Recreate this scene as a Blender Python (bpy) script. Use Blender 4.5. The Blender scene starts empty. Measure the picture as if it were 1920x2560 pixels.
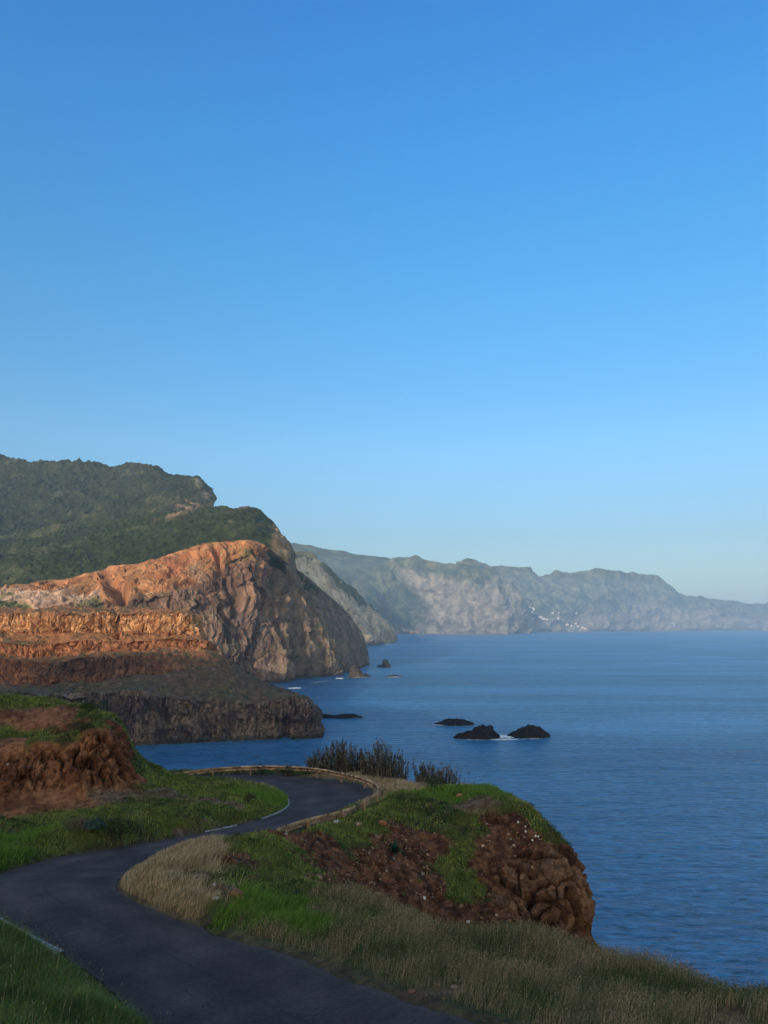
import bpy, math, random
import numpy as np
from mathutils import Vector
R = math.radians
rng = np.random.default_rng(7)
random.seed(7)
sc = bpy.context.scene
COL = sc.collection

# ---------------------------------------------------------------- camera
F = 1849.0                      # focal length in pixels of the 1920x2560 frame
HY = 1566.0                     # row of the eye-level horizon
PITCH = math.atan((HY - 1280) / F)
EYE = 100.0                     # metres above the sea
cam = bpy.data.cameras.new('camera'); camo = bpy.data.objects.new('camera', cam); COL.objects.link(camo)
cam.sensor_fit = 'VERTICAL'; cam.sensor_height = 36; cam.sensor_width = 27
cam.lens = 36 * F / 2560
cam.clip_start = 0.1; cam.clip_end = 90000
camo.location = (0, 0, EYE); camo.rotation_euler = (R(90) + PITCH, 0, 0)
sc.camera = camo

# ---------------------------------------------------------------- light
SUN_EL, SUN_AZ = R(12.5), R(22)          # azimuth: how far to the left of straight behind the camera
S = Vector((-math.sin(SUN_AZ) * math.cos(SUN_EL), -math.cos(SUN_AZ) * math.cos(SUN_EL), math.sin(SUN_EL)))
world = bpy.data.worlds.new('World'); sc.world = world; world.use_nodes = True
nt = world.node_tree; nt.nodes.clear()
wo = nt.nodes.new('ShaderNodeOutputWorld'); bg = nt.nodes.new('ShaderNodeBackground')
sky = nt.nodes.new('ShaderNodeTexSky'); sky.sky_type = 'NISHITA'; sky.sun_disc = False
sky.sun_elevation = SUN_EL; sky.sun_rotation = math.atan2(S.x, S.y) % (2 * math.pi)
sky.altitude = 100; sky.air_density = 1.0; sky.dust_density = 0.6; sky.ozone_density = 2.0
SKY_STRENGTH = 0.15
bg.inputs[1].default_value = SKY_STRENGTH
# clear-air grade of the sky by elevation (deeper blue overhead, paler at the horizon)
tc = nt.nodes.new('ShaderNodeTexCoord'); sx = nt.nodes.new('ShaderNodeSeparateXYZ'); rp = nt.nodes.new('ShaderNodeValToRGB')
mz = nt.nodes.new('ShaderNodeMix'); mz.data_type = 'RGBA'; mz.blend_type = 'MULTIPLY'; mz.inputs[0].default_value = 1
nt.links.new(tc.outputs['Generated'], sx.inputs[0]); nt.links.new(sx.outputs[2], rp.inputs[0])
SUNWARD = (2.5, 1.85, 1.2, 1)
SKY_GRADE = [(0.0, (0.40, 0.43, 0.48)), (0.115, (0.436, 0.50, 0.567)), (0.23, (0.50, 0.725, 0.83)), (0.32, (0.417, 0.78, 0.948)), (0.45, (0.347, 0.876, 1.11)), (0.58, (0.30, 0.927, 1.32)), (0.69, (0.27, 0.90, 1.42)), (0.85, (0.8, 0.95, 0.95)), (1.0, (0.9, 0.95, 0.9))]
el = rp.color_ramp.elements
while len(el) < len(SKY_GRADE): el.new(0.5)
for e, (p, c) in zip(el, SKY_GRADE): e.position = p; e.color = (*c, 1)
# the half of the sky round the sun is brighter and whiter than the half the camera looks at
fr = nt.nodes.new('ShaderNodeMapRange'); fr.inputs['From Min'].default_value = 0.15; fr.inputs['From Max'].default_value = -0.35
nt.links.new(sx.outputs[1], fr.inputs['Value'])
mf = nt.nodes.new('ShaderNodeMix'); mf.data_type = 'RGBA'; nt.links.new(fr.outputs[0], mf.inputs[0])
nt.links.new(rp.outputs[0], mf.inputs[6]); mf.inputs[7].default_value = SUNWARD
nt.links.new(sky.outputs[0], mz.inputs[6]); nt.links.new(mf.outputs[2], mz.inputs[7])
nt.links.new(mz.outputs[2], bg.inputs[0]); nt.links.new(bg.outputs[0], wo.inputs[0])
sun = bpy.data.lights.new('sun', 'SUN'); suno = bpy.data.objects.new('sun', sun); COL.objects.link(suno)
sun.energy = 2.6; sun.angle = R(0.53); sun.color = (1.0, 0.80, 0.60)
suno.rotation_euler = S.to_track_quat('Z', 'Y').to_euler(); suno.location = (-300, -250, 400)
vs = sc.view_settings
vs.view_transform = 'Standard'; vs.look = 'None'; vs.gamma = 1; vs.use_curve_mapping = False; vs.exposure = 0.6
cy = sc.cycles
cy.use_denoising = True; cy.max_bounces = 6; cy.diffuse_bounces = 3; cy.glossy_bounces = 2
cy.volume_bounces = 2; cy.transparent_max_bounces = 6; cy.transmission_bounces = 2
cy.sample_clamp_indirect = 4

# ---------------------------------------------------------------- pixels <-> world
SP, CP = math.sin(PITCH), math.cos(PITCH)
def ray(px, py):
    cx = (px - 960) / F; c = -(py - 1280) / F
    return np.array([cx, CP - c * SP, SP + c * CP])
def at(px, py, d):                       # point at forward distance d seen at the pixel
    r = ray(px, py); return r * (d / r[1]) + np.array([0, 0, EYE])
def atz(px, py, z):                      # point at height z (metres above sea) seen at the pixel
    r = ray(px, py); return r * ((z - EYE) / r[2]) + np.array([0, 0, EYE])
def proj(P):
    x, y, z = P[..., 0], P[..., 1], P[..., 2] - EYE
    f = y * CP + z * SP; u = -y * SP + z * CP
    f = np.where(np.abs(f) < 1e-6, 1e-6, f)
    return 960 + F * x / f, 1280 - F * u / f

# ---------------------------------------------------------------- noise
_p = np.random.default_rng(3).permutation(256).astype(np.int32); _p = np.concatenate([_p, _p])
_g = np.random.default_rng(4).normal(size=(256, 3)); _g = (_g / np.linalg.norm(_g, axis=1)[:, None]).astype(np.float32)
def noise(P):                            # gradient noise, about -1..1
    sh = P.shape[:-1]; P = np.ascontiguousarray(P.reshape(-1, 3), dtype=np.float32)
    out = np.empty(len(P), np.float32)
    for s in range(0, len(P), 400000):
        q = P[s:s + 400000]; i = np.floor(q).astype(np.int32); f = q - i; i &= 255
        w = f * f * f * (f * (f * 6 - 15) + 10); acc = 0
        for dx in (0, 1):
            a = _p[(i[:, 0] + dx) & 255]; wx = w[:, 0] if dx else 1 - w[:, 0]
            for dy in (0, 1):
                b = _p[(a + i[:, 1] + dy) & 255]; wy = w[:, 1] if dy else 1 - w[:, 1]
                for dz in (0, 1):
                    g = _g[_p[(b + i[:, 2] + dz) & 255]]
                    wz = w[:, 2] if dz else 1 - w[:, 2]
                    acc = acc + (g[:, 0] * (f[:, 0] - dx) + g[:, 1] * (f[:, 1] - dy) + g[:, 2] * (f[:, 2] - dz)) * wx * wy * wz
        out[s:s + 400000] = acc * 1.5
    return out.reshape(sh)
def nz(P, sx, sy, sz, o=0.0):
    return noise(P / np.array([sx, sy, sz]) + o)
def fbm(P, sx, sy, sz, n=4, o=0.0, gain=0.5):
    a, t, s = 1.0, 0, 0
    for k in range(n):
        t = t + a * nz(P, sx / 2**k, sy / 2**k, sz / 2**k, o + 13.7 * k); s += a; a *= gain
    return t / s * 1.3
def ridged(P, sx, sy, sz, n=3, o=0.0, gain=0.5):   # 0..1, 1 on sharp ridges
    a, t, s = 1.0, 0, 0
    for k in range(n):
        t = t + a * (1 - np.minimum(1, np.abs(nz(P, sx / 2**k, sy / 2**k, sz / 2**k, o + 9.1 * k)) * 1.6)); s += a; a *= gain
    return t / s
def cells(P, sx, sy, sz, o=0.0):         # Worley: F1 and F2-F1
    sh = P.shape[:-1]; q = (P / np.array([sx, sy, sz]) + o).reshape(-1, 3).astype(np.float32)
    i = np.floor(q).astype(np.int32); f = q - i
    f1 = np.full(len(q), 9.0, np.float32); f2 = f1.copy(); idv = np.zeros(len(q), np.int32)
    for dx in (-1, 0, 1):
        for dy in (-1, 0, 1):
            for dz in (-1, 0, 1):
                h = _p[(_p[(_p[(i[:, 0] + dx) & 255] + i[:, 1] + dy) & 255] + i[:, 2] + dz) & 255]
                c = _g[h] * 0.45 + 0.5
                d = np.sqrt((dx + c[:, 0] - f[:, 0])**2 + (dy + c[:, 1] - f[:, 1])**2 + (dz + c[:, 2] - f[:, 2])**2)
                m = d < f1
                f2 = np.where(m, f1, np.minimum(f2, d)); idv = np.where(m, h, idv); f1 = np.where(m, d, f1)
    return f1.reshape(sh), (f2 - f1).reshape(sh), (idv / 255.0).reshape(sh)
def facets(P, sx, sy, sz, o=0.0, mask=None):     # angular blocks: distance to the joint, block offset, block tilt
    sh = P.shape[:-1]; q = (P / np.array([sx, sy, sz]) + o).reshape(-1, 3).astype(np.float32)
    idx = np.arange(len(q)) if mask is None else np.flatnonzero(np.asarray(mask).ravel())
    q = q[idx]; i = np.floor(q).astype(np.int32); f = q - i
    f1 = np.full(len(q), 9.0, np.float32); f2 = f1.copy(); idv = np.zeros(len(q), np.int32); vec = np.zeros((len(q), 3), np.float32)
    for dx in (-1, 0, 1):
        for dy in (-1, 0, 1):
            for dz in (-1, 0, 1):
                h = _p[(_p[(_p[(i[:, 0] + dx) & 255] + i[:, 1] + dy) & 255] + i[:, 2] + dz) & 255]
                v = _g[h] * 0.45 + 0.5 + np.array([dx, dy, dz], np.float32) - f; d = np.sqrt((v * v).sum(1)); m = d < f1
                f2 = np.where(m, f1, np.minimum(f2, d)); idv = np.where(m, h, idv); vec = np.where(m[:, None], v, vec); f1 = np.where(m, d, f1)
    out = [np.full(int(np.prod(sh)), k, np.float32) for k in (1.0, 0.5, 0.0)]
    out[0][idx] = f2 - f1; out[1][idx] = idv / 255.0; out[2][idx] = (vec * _g[(idv * 7 + 13) & 255]).sum(1)
    return [a.reshape(sh) for a in out]
def sstep(a, b, x):
    t = np.clip((x - a) / (b - a), 0, 1); return t * t * (3 - 2 * t)
def mixc(a, b, t):
    t = np.asarray(t)[..., None]; return np.asarray(a) * (1 - t) + np.asarray(b) * t

# ---------------------------------------------------------------- mesh helpers
def setp(o, kind=None, label=None, cat=None, group=None):
    if kind: o['kind'] = kind
    if label: o['label'] = label
    if cat: o['category'] = cat
    if group: o['group'] = group
    return o
def mesh_obj(name, V, quads=None, tris=None, mat=None, col=None, smooth=True, parent=None):
    V = np.asarray(V, np.float32).reshape(-1, 3)
    me = bpy.data.meshes.new(name)
    q = np.zeros((0, 4), np.int32) if quads is None else np.asarray(quads, np.int32).reshape(-1, 4)
    t = np.zeros((0, 3), np.int32) if tris is None else np.asarray(tris, np.int32).reshape(-1, 3)
    me.vertices.add(len(V)); me.vertices.foreach_set('co', V.ravel())
    me.loops.add(q.size + t.size); me.loops.foreach_set('vertex_index', np.concatenate([q.ravel(), t.ravel()]))
    me.polygons.add(len(q) + len(t))
    me.polygons.foreach_set('loop_start', np.concatenate([np.arange(len(q)) * 4, q.size + np.arange(len(t)) * 3]).astype(np.int32))
    me.polygons.foreach_set('loop_total', np.concatenate([np.full(len(q), 4), np.full(len(t), 3)]).astype(np.int32))
    me.polygons.foreach_set('use_smooth', np.full(len(q) + len(t), smooth))
    me.update(calc_edges=True)
    if col is not None:
        ca = me.color_attributes.new('Col', 'FLOAT_COLOR', 'POINT')
        c = np.ones((len(V), 4), np.float32); c[:, :3] = np.clip(np.asarray(col).reshape(-1, 3), 0.003, 0.9); ca.data.foreach_set('color', c.ravel())
    o = bpy.data.objects.new(name, me); COL.objects.link(o)
    if mat: me.materials.append(mat)
    if parent: o.parent = parent
    return o
def grid_quads(nv, nu, closed_u=False):
    a = np.arange(nv * nu, dtype=np.int32).reshape(nv, nu)
    if closed_u: a = np.concatenate([a, a[:, :1]], 1)
    return np.stack([a[:-1, :-1], a[:-1, 1:], a[1:, 1:], a[1:, :-1]], -1).reshape(-1, 4)
def gnormals(G):
    du = np.gradient(G, axis=1); dv = np.gradient(G, axis=0)
    n = np.cross(du, dv); return n / (np.linalg.norm(n, axis=-1, keepdims=True) + 1e-9)
class MB:                                # collects simple shapes into one mesh
    def __init__(s): s.v = []; s.f = []
    def add(s, v, f):
        n = len(s.v); s.v += [tuple(p) for p in v]; s.f += [tuple(i + n for i in g) for g in f]
    def box(s, c, dx, dy, dz, hx, hy, hz):   # centre, unit axes, half sizes
        c = np.array(c); dx, dy, dz = map(np.array, (dx, dy, dz)); v = []
        for k in (-1, 1):
            for j, i in ((-1, -1), (-1, 1), (1, 1), (1, -1)):
                v.append(c + dx * i * hx + dy * j * hy + dz * k * hz)
        s.add(v, [(3, 2, 1, 0), (4, 5, 6, 7), (0, 1, 5, 4), (1, 2, 6, 5), (2, 3, 7, 6), (3, 0, 4, 7)])
    def build(s, name, mat, parent=None, smooth=False):
        me = bpy.data.meshes.new(name); me.from_pydata(s.v, [], s.f); me.update()
        if smooth: me.polygons.foreach_set('use_smooth', [True] * len(me.polygons))
        me.materials.append(mat); o = bpy.data.objects.new(name, me); COL.objects.link(o)
        if parent: o.parent = parent
        return o

# ---------------------------------------------------------------- materials
def newmat(name):
    m = bpy.data.materials.new(name); m.use_nodes = True; t = m.node_tree
    return m, t, t.nodes['Principled BSDF']
def N(t, typ, **kw):
    n = t.nodes.new(typ)
    for k, v in kw.items():
        if k.startswith('i_'): n.inputs[k[2:].replace('_', ' ')].default_value = v
        else: setattr(n, k, v)
    return n
def land_mat(name, scale, bump, stretch=(1, 1, 1), rough=0.95, contrast=0.5, det=6, crack=0.0):
    """vertex colour (the ground's own colours) broken up by noise, with bump; scale in metres"""
    m, t, b = newmat(name)
    vc = N(t, 'ShaderNodeVertexColor', layer_name='Col'); g = N(t, 'ShaderNodeNewGeometry')
    mp = N(t, 'ShaderNodeMapping'); mp.inputs['Scale'].default_value = tuple(s / scale for s in stretch)
    t.links.new(g.outputs['Position'], mp.inputs['Vector'])
    n1 = N(t, 'ShaderNodeTexNoise', i_Scale=1.0, i_Detail=det, i_Roughness=0.62)
    t.links.new(mp.outputs[0], n1.inputs['Vector'])
    mr = N(t, 'ShaderNodeMapRange'); mr.inputs['From Min'].default_value = 0.3; mr.inputs['From Max'].default_value = 0.7
    mr.inputs['To Min'].default_value = 1 - contrast; mr.inputs['To Max'].default_value = 1 + contrast
    t.links.new(n1.outputs['Fac'], mr.inputs['Value'])
    mu = N(t, 'ShaderNodeMix', data_type='RGBA', blend_type='MULTIPLY'); mu.inputs[0].default_value = 1
    t.links.new(vc.outputs['Color'], mu.inputs[6]); t.links.new(mr.outputs[0], mu.inputs[7])
    t.links.new(mu.outputs[2], b.inputs['Base Color'])
    bp = N(t, 'ShaderNodeBump'); bp.inputs['Strength'].default_value = 0.9; bp.inputs['Distance'].default_value = bump
    n2 = N(t, 'ShaderNodeTexNoise', i_Scale=2.3, i_Detail=det, i_Roughness=0.65)
    t.links.new(mp.outputs[0], n2.inputs['Vector'])
    h = n2.outputs['Fac']
    if crack:
        vo = N(t, 'ShaderNodeTexVoronoi', feature='DISTANCE_TO_EDGE', i_Scale=crack)
        t.links.new(mp.outputs[0], vo.inputs['Vector'])
        cl = N(t, 'ShaderNodeMapRange'); cl.inputs['From Max'].default_value = 0.12
        t.links.new(vo.outputs['Distance'], cl.inputs['Value'])
        ad = N(t, 'ShaderNodeMath', operation='MULTIPLY_ADD'); ad.inputs[1].default_value = 0.5
        t.links.new(cl.outputs[0], ad.inputs[0]); t.links.new(h, ad.inputs[2]); h = ad.outputs[0]
    t.links.new(h, bp.inputs['Height']); t.links.new(bp.outputs[0], b.inputs['Normal'])
    b.inputs['Roughness'].default_value = rough; b.inputs['Specular IOR Level'].default_value = 0.15
    return m
def simple_mat(name, col, rough=0.9, var=0.3, scale=3.0, spec=0.2, metal=0.0, bump=0.0, attr=False, trans=0.0):
    m, t, b = newmat(name)
    g = N(t, 'ShaderNodeNewGeometry'); n1 = N(t, 'ShaderNodeTexNoise', i_Scale=scale, i_Detail=5.0)
    t.links.new(g.outputs['Position'], n1.inputs['Vector'])
    mr = N(t, 'ShaderNodeMapRange'); mr.inputs['From Min'].default_value = 0.3; mr.inputs['From Max'].default_value = 0.7
    mr.inputs['To Min'].default_value = 1 - var; mr.inputs['To Max'].default_value = 1 + var
    t.links.new(n1.outputs['Fac'], mr.inputs['Value'])
    mu = N(t, 'ShaderNodeMix', data_type='RGBA', blend_type='MULTIPLY'); mu.inputs[0].default_value = 1
    if attr:
        vc = N(t, 'ShaderNodeVertexColor', layer_name='Col'); t.links.new(vc.outputs['Color'], mu.inputs[6])
    else: mu.inputs[6].default_value = (*col, 1)
    t.links.new(mr.outputs[0], mu.inputs[7]); t.links.new(mu.outputs[2], b.inputs['Base Color'])
    if bump:
        bp = N(t, 'ShaderNodeBump'); bp.inputs['Distance'].default_value = bump
        t.links.new(n1.outputs['Fac'], bp.inputs['Height']); t.links.new(bp.outputs[0], b.inputs['Normal'])
    b.inputs['Roughness'].default_value = rough; b.inputs['Specular IOR Level'].default_value = spec; b.inputs['Metallic'].default_value = metal
    if trans:
        b.inputs['Subsurface Weight'].default_value = 0
        tr = N(t, 'ShaderNodeBsdfTranslucent'); mx = N(t, 'ShaderNodeMixShader'); mx.inputs[0].default_value = trans
        t.links.new(mu.outputs[2], tr.inputs[0]); o = t.nodes['Material Output']
        t.links.new(b.outputs[0], mx.inputs[1]); t.links.new(tr.outputs[0], mx.inputs[2]); t.links.new(mx.outputs[0], o.inputs[0])
    return m

# ---------------------------------------------------------------- sea
def make_sea():
    m, t, b = newmat('sea_water')
    g = N(t, 'ShaderNodeNewGeometry')
    def wave(sx, sy, det, rot=0.3):
        mp = N(t, 'ShaderNodeMapping'); mp.inputs['Scale'].default_value = (1 / sx, 1 / sy, 1); mp.inputs['Rotation'].default_value = (0, 0, rot)
        t.links.new(g.outputs['Position'], mp.inputs[0])
        n = N(t, 'ShaderNodeTexNoise', i_Scale=1.0, i_Detail=det, i_Roughness=0.6, i_Distortion=0.4)
        t.links.new(mp.outputs[0], n.inputs['Vector']); return n.outputs['Fac']
    w1 = wave(10.0, 3.6, 4.0, 0.12); w2 = wave(60, 20, 2.0, -0.1); w3 = wave(420, 120, 4.0, 0.2); w4 = wave(1500, 260, 3.0, 0.05)
    a = N(t, 'ShaderNodeMath', operation='MULTIPLY'); a.inputs[1].default_value = 1.9; t.links.new(w2, a.inputs[0])
    s = N(t, 'ShaderNodeMath', operation='ADD'); t.links.new(w1, s.inputs[0]); t.links.new(a.outputs[0], s.inputs[1])
    bp = N(t, 'ShaderNodeBump'); bp.inputs['Strength'].default_value = 1.0; bp.inputs['Distance'].default_value = SEA_BUMP
    t.links.new(s.outputs[0], bp.inputs['Height']); t.links.new(bp.outputs[0], b.inputs['Normal'])
    ra = N(t, 'ShaderNodeMath', operation='ADD'); t.links.new(w3, ra.inputs[0]); t.links.new(w4, ra.inputs[1])
    r = N(t, 'ShaderNodeValToRGB'); t.links.new(ra.outputs[0], r.inputs[0])
    r.color_ramp.elements[0].position = 0.38; r.color_ramp.elements[0].color = SEA_A
    r.color_ramp.elements[1].position = 0.62; r.color_ramp.elements[1].color = SEA_B
    # scale sum to 0..1
    ra.operation = 'ADD'; h = N(t, 'ShaderNodeMath', operation='MULTIPLY'); h.inputs[1].default_value = 0.5
    t.links.new(ra.outputs[0], h.inputs[0]); t.links.new(h.outputs[0], r.inputs[0])
    # ripple glints and shade painted into the colour: lighter crests, darker troughs
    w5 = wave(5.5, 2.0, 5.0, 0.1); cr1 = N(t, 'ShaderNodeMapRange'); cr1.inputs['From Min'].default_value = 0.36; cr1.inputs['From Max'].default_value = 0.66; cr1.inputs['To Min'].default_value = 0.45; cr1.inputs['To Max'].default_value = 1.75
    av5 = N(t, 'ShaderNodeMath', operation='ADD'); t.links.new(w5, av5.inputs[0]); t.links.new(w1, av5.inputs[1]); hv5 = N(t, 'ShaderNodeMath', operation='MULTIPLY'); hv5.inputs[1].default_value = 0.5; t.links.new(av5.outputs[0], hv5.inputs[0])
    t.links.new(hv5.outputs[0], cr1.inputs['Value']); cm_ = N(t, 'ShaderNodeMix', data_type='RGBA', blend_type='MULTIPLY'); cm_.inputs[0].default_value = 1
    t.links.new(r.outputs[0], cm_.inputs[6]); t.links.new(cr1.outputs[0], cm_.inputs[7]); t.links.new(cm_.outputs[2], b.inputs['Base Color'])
    b.inputs['Roughness'].default_value = 0.3; b.inputs['IOR'].default_value = 1.33
    b.inputs['Specular IOR Level'].default_value = 0.5
    xs = np.array([-24000, -6000, -2000, -600, 0, 600, 2000, 6000, 24000]); ys = np.array([-6000, -1500, 0, 300, 700, 1500, 4000, 9000, 24000])
    X, Y = np.meshgrid(xs, ys); G = np.stack([X, Y, np.zeros_like(X)], -1)
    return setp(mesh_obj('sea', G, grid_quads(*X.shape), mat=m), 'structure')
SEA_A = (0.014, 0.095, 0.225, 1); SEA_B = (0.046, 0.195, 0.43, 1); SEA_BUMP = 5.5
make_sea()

# ---------------------------------------------------------------- far landforms
def smooth_cols(A, k):
    if k < 2: return A
    w = np.hanning(k + 2)[1:-1]; w /= w.sum(); pad = k // 2
    B = np.concatenate([np.repeat(A[:, :1], pad, 1), A, np.repeat(A[:, -1:], pad, 1)], 1)
    out = sum(w[i] * B[:, i:i + A.shape[1]] for i in range(k)); return out
SHEETS = {}
def sheet(name, rows, nu, nseg, mat, disp, colf, smooth=9, kind='structure', rsmooth=0, lean=0.004, **props):
    W = []
    for row in rows:
        W.append([at(*p) if not isinstance(p[2], tuple) else (atz(p[0], p[1], p[2][1]) if p[2][0] == 'z' else None) for p in row])
    for r in range(1, len(rows) - 1):        # slopes never lean out over their foot
        for c in range(len(rows[r])):
            dmin = W[r - 1][c][1] * (1 + lean)
            if W[r][c][1] < dmin: W[r][c] = at(rows[r][c][0], rows[r][c][1], dmin)
    W = np.array(W); nr, nc, _ = W.shape
    pxs = np.array([[p[0] for p in row] for row in rows], float)
    c = np.concatenate([[0], np.cumsum(np.maximum(3, np.abs(np.diff(pxs, axis=1)).mean(0)))]); c /= c[-1]
    u = np.linspace(0, 1, nu)
    A = np.stack([np.stack([np.interp(u, c, W[r, :, k]) for k in range(3)], -1) for r in range(nr)])
    A = smooth_cols(A, smooth)
    if isinstance(nseg, int): nseg = [nseg] * (nr - 1)
    vv = np.concatenate([np.arange(n) / n + i for i, n in enumerate(nseg)] + [[nr - 1]])
    i = np.minimum(np.floor(vv).astype(int), nr - 2); f = (vv - i)[:, None, None]
    G = A[i] * (1 - f) + A[i + 1] * f
    if rsmooth: G = smooth_cols(G.transpose(1, 0, 2), rsmooth).transpose(1, 0, 2)
    Vv = np.repeat(vv[:, None], nu, 1); Nn = gnormals(G); PX, PY = proj(G)
    G = G + disp(G, Nn, Vv, PX, PY); N2 = gnormals(G)
    colr = colf(G, N2, Vv, PX, PY)
    if isinstance(rows[0][-2][2], tuple):     # carry the foot down below the water
        G = np.concatenate([G[:1] - np.array([0, 0, 45.0]), G]); colr = np.concatenate([colr[:1], colr]); PX = np.concatenate([PX[:1], PX]); PY = np.concatenate([PY[:1], PY])
    o = mesh_obj(name, G, grid_quads(*G.shape[:2]), mat=mat, col=colr)
    if name in ('terraced_headland', 'sea_cliff'): o.data.polygons.foreach_set('use_smooth', np.zeros(len(o.data.polygons), bool))
    setp(o, kind, **props); SHEETS[name] = (G, PX, PY)
    return o
def crease(PX, PY, pts, w):              # 1 along a polyline in the sheet, falling off over w pixels
    d = np.full(PX.shape, 1e9)
    for (x0, y0), (x1, y1) in zip(pts[:-1], pts[1:]):
        vx, vy = x1 - x0, y1 - y0; L = vx * vx + vy * vy
        tt = np.clip(((PX - x0) * vx + (PY - y0) * vy) / L, 0, 1)
        d = np.minimum(d, np.hypot(PX - x0 - tt * vx, PY - y0 - tt * vy))
    return np.exp(-(d / w)**2)
def blob2(PX, PY, x, y, rx, ry): return np.exp(-(((PX - x) / rx)**2 + ((PY - y) / ry)**2))

# --- the terraced headland across the small bay
Z = lambda h: ('z', h)
TD = [(-520, -60), (-200, -40), (0, -20)]
ter = [
 #            c0              c1              c2             c3              c4             c5              c6              c7             c8
 [(-500,1880,Z(-3)),(0,1880,Z(-3)),(200,1876,Z(-3)),(354,1872,Z(-3)),(506,1866,Z(-3)),(658,1858,Z(-3)),(770,1856,Z(-3)),(808,1853,Z(-3)),(812,1838,Z(-3))],
 [(-500,1790,640),(0,1790,632),(200,1786,632),(354,1784,636),(506,1780,640),(658,1776,642),(762,1778,650),(796,1780,662),(800,1774,690)],
 [(-500,1745,655),(0,1735,648),(200,1728,650),(354,1740,652),(506,1752,654),(658,1756,656),(740,1745,664),(778,1752,676),(782,1752,705)],
 [(-500,1720,705),(0,1720,705),(200,1716,705),(354,1704,712),(480,1684,722),(560,1674,732),(650,1696,742),(720,1728,745),(765,1736,745)],
 [(-500,1718,716),(0,1718,718),(200,1708,718),(354,1690,724),(470,1670,734),(550,1670,745),(600,1680,758),(680,1711,772),(720,1728,780)],
 [(-500,1655,722),(0,1655,724),(150,1650,724),(300,1642,730),(430,1635,742),(520,1640,752),(560,1650,765),(596,1672,780),(620,1690,800)],
 [(-500,1640,748),(0,1640,748),(150,1638,748),(300,1628,752),(430,1620,758),(500,1618,765),(530,1632,780),(566,1655,798),(590,1680,815)],
 [(-500,1608,752),(0,1606,752),(150,1604,752),(300,1600,756),(430,1597,762),(500,1598,768),(525,1606,784),(535,1618,802),(545,1650,825)],
 [(-500,1583,770),(0,1583,770),(150,1583,770),(300,1584,773),(430,1588,777),(485,1590,780),(500,1592,792),(510,1600,815),(520,1630,835)],
 [(-500,1533,774),(0,1533,774),(150,1532,774),(300,1531,777),(430,1531,781),(478,1533,784),(492,1538,798),(501,1552,818),(505,1580,840)],
 [(-500,1517,860),(0,1517,860),(101,1519,860),(250,1521,850),(400,1521,840),(456,1522,836),(475,1526,838),(490,1534,846),(498,1556,860)],
 [(-500,1540,1000),(0,1540,1000),(101,1540,1000),(250,1540,980),(400,1540,960),(450,1550,940),(465,1560,930),(475,1570,920),(480,1580,910)],
]
def ter_disp(G, Nn, V, PX, PY):
    steep = 1 - np.abs(Nn[..., 2]); cl = sstep(0.25, 0.6, steep)
    G = G + np.stack([fbm(G, 25, 25, 18, 3, 41.0), fbm(G, 25, 25, 18, 3, 43.0), fbm(G, 30, 30, 30, 3, 45.0)], -1) * 6
    col = ridged(G, 9, 9, 45, 3, 2.0); amp = 0.5 + 1.1 * sstep(-0.4, 0.5, fbm(G, 35, 35, 35, 2, 51.0))
    a = (0.5 - col) * 6.0 * cl * amp
    f2_, id_, tl_ = facets(G, 4.5, 4.5, 11, 4.0); f3_, id3, tl3 = facets(G, 14, 14, 20, 6.0); a = a + ((id_ - 0.5) * 2.0 + tl_ * 1.5 - sstep(0.12, 0, f2_) * 1.0 + (id3 - .5) * 3.5 + tl3 * 3.0) * cl + (ridged(G, 3.4, 3.4, 22, 2, 5.0) - 0.5) * 1.6 * cl
    a = a + fbm(G, 46, 46, 30, 4, 1.0) * 7.5 + fbm(G, 110, 110, 60, 2, 12.0) * 10 * sstep(4.0, 2.0, V) + fbm(G, 8, 8, 5, 3, 3.3) * 1.8 + (0.5 - ridged(G, 2.2, 2.2, 14, 2, 8.0)) * 1.0 * cl
    strat = 1.5 * np.sin(G[..., 2] / 2.4 + fbm(G, 60, 60, 30, 2) * 3) * 0.5 * cl
    cave = crease(PX, PY, [(713, 1856), (712, 1812), (718, 1803)], 12) * 14
    notch = crease(PX, PY, [(287, 1532), (290, 1582)], 6) * 9 + crease(PX, PY, [(292, 1585), (330, 1605), (350, 1620)], 5) * 4
    return Nn * ((a + strat) * np.clip(V / 0.3, 0.3, 1) - cave - notch)[..., None]
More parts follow.
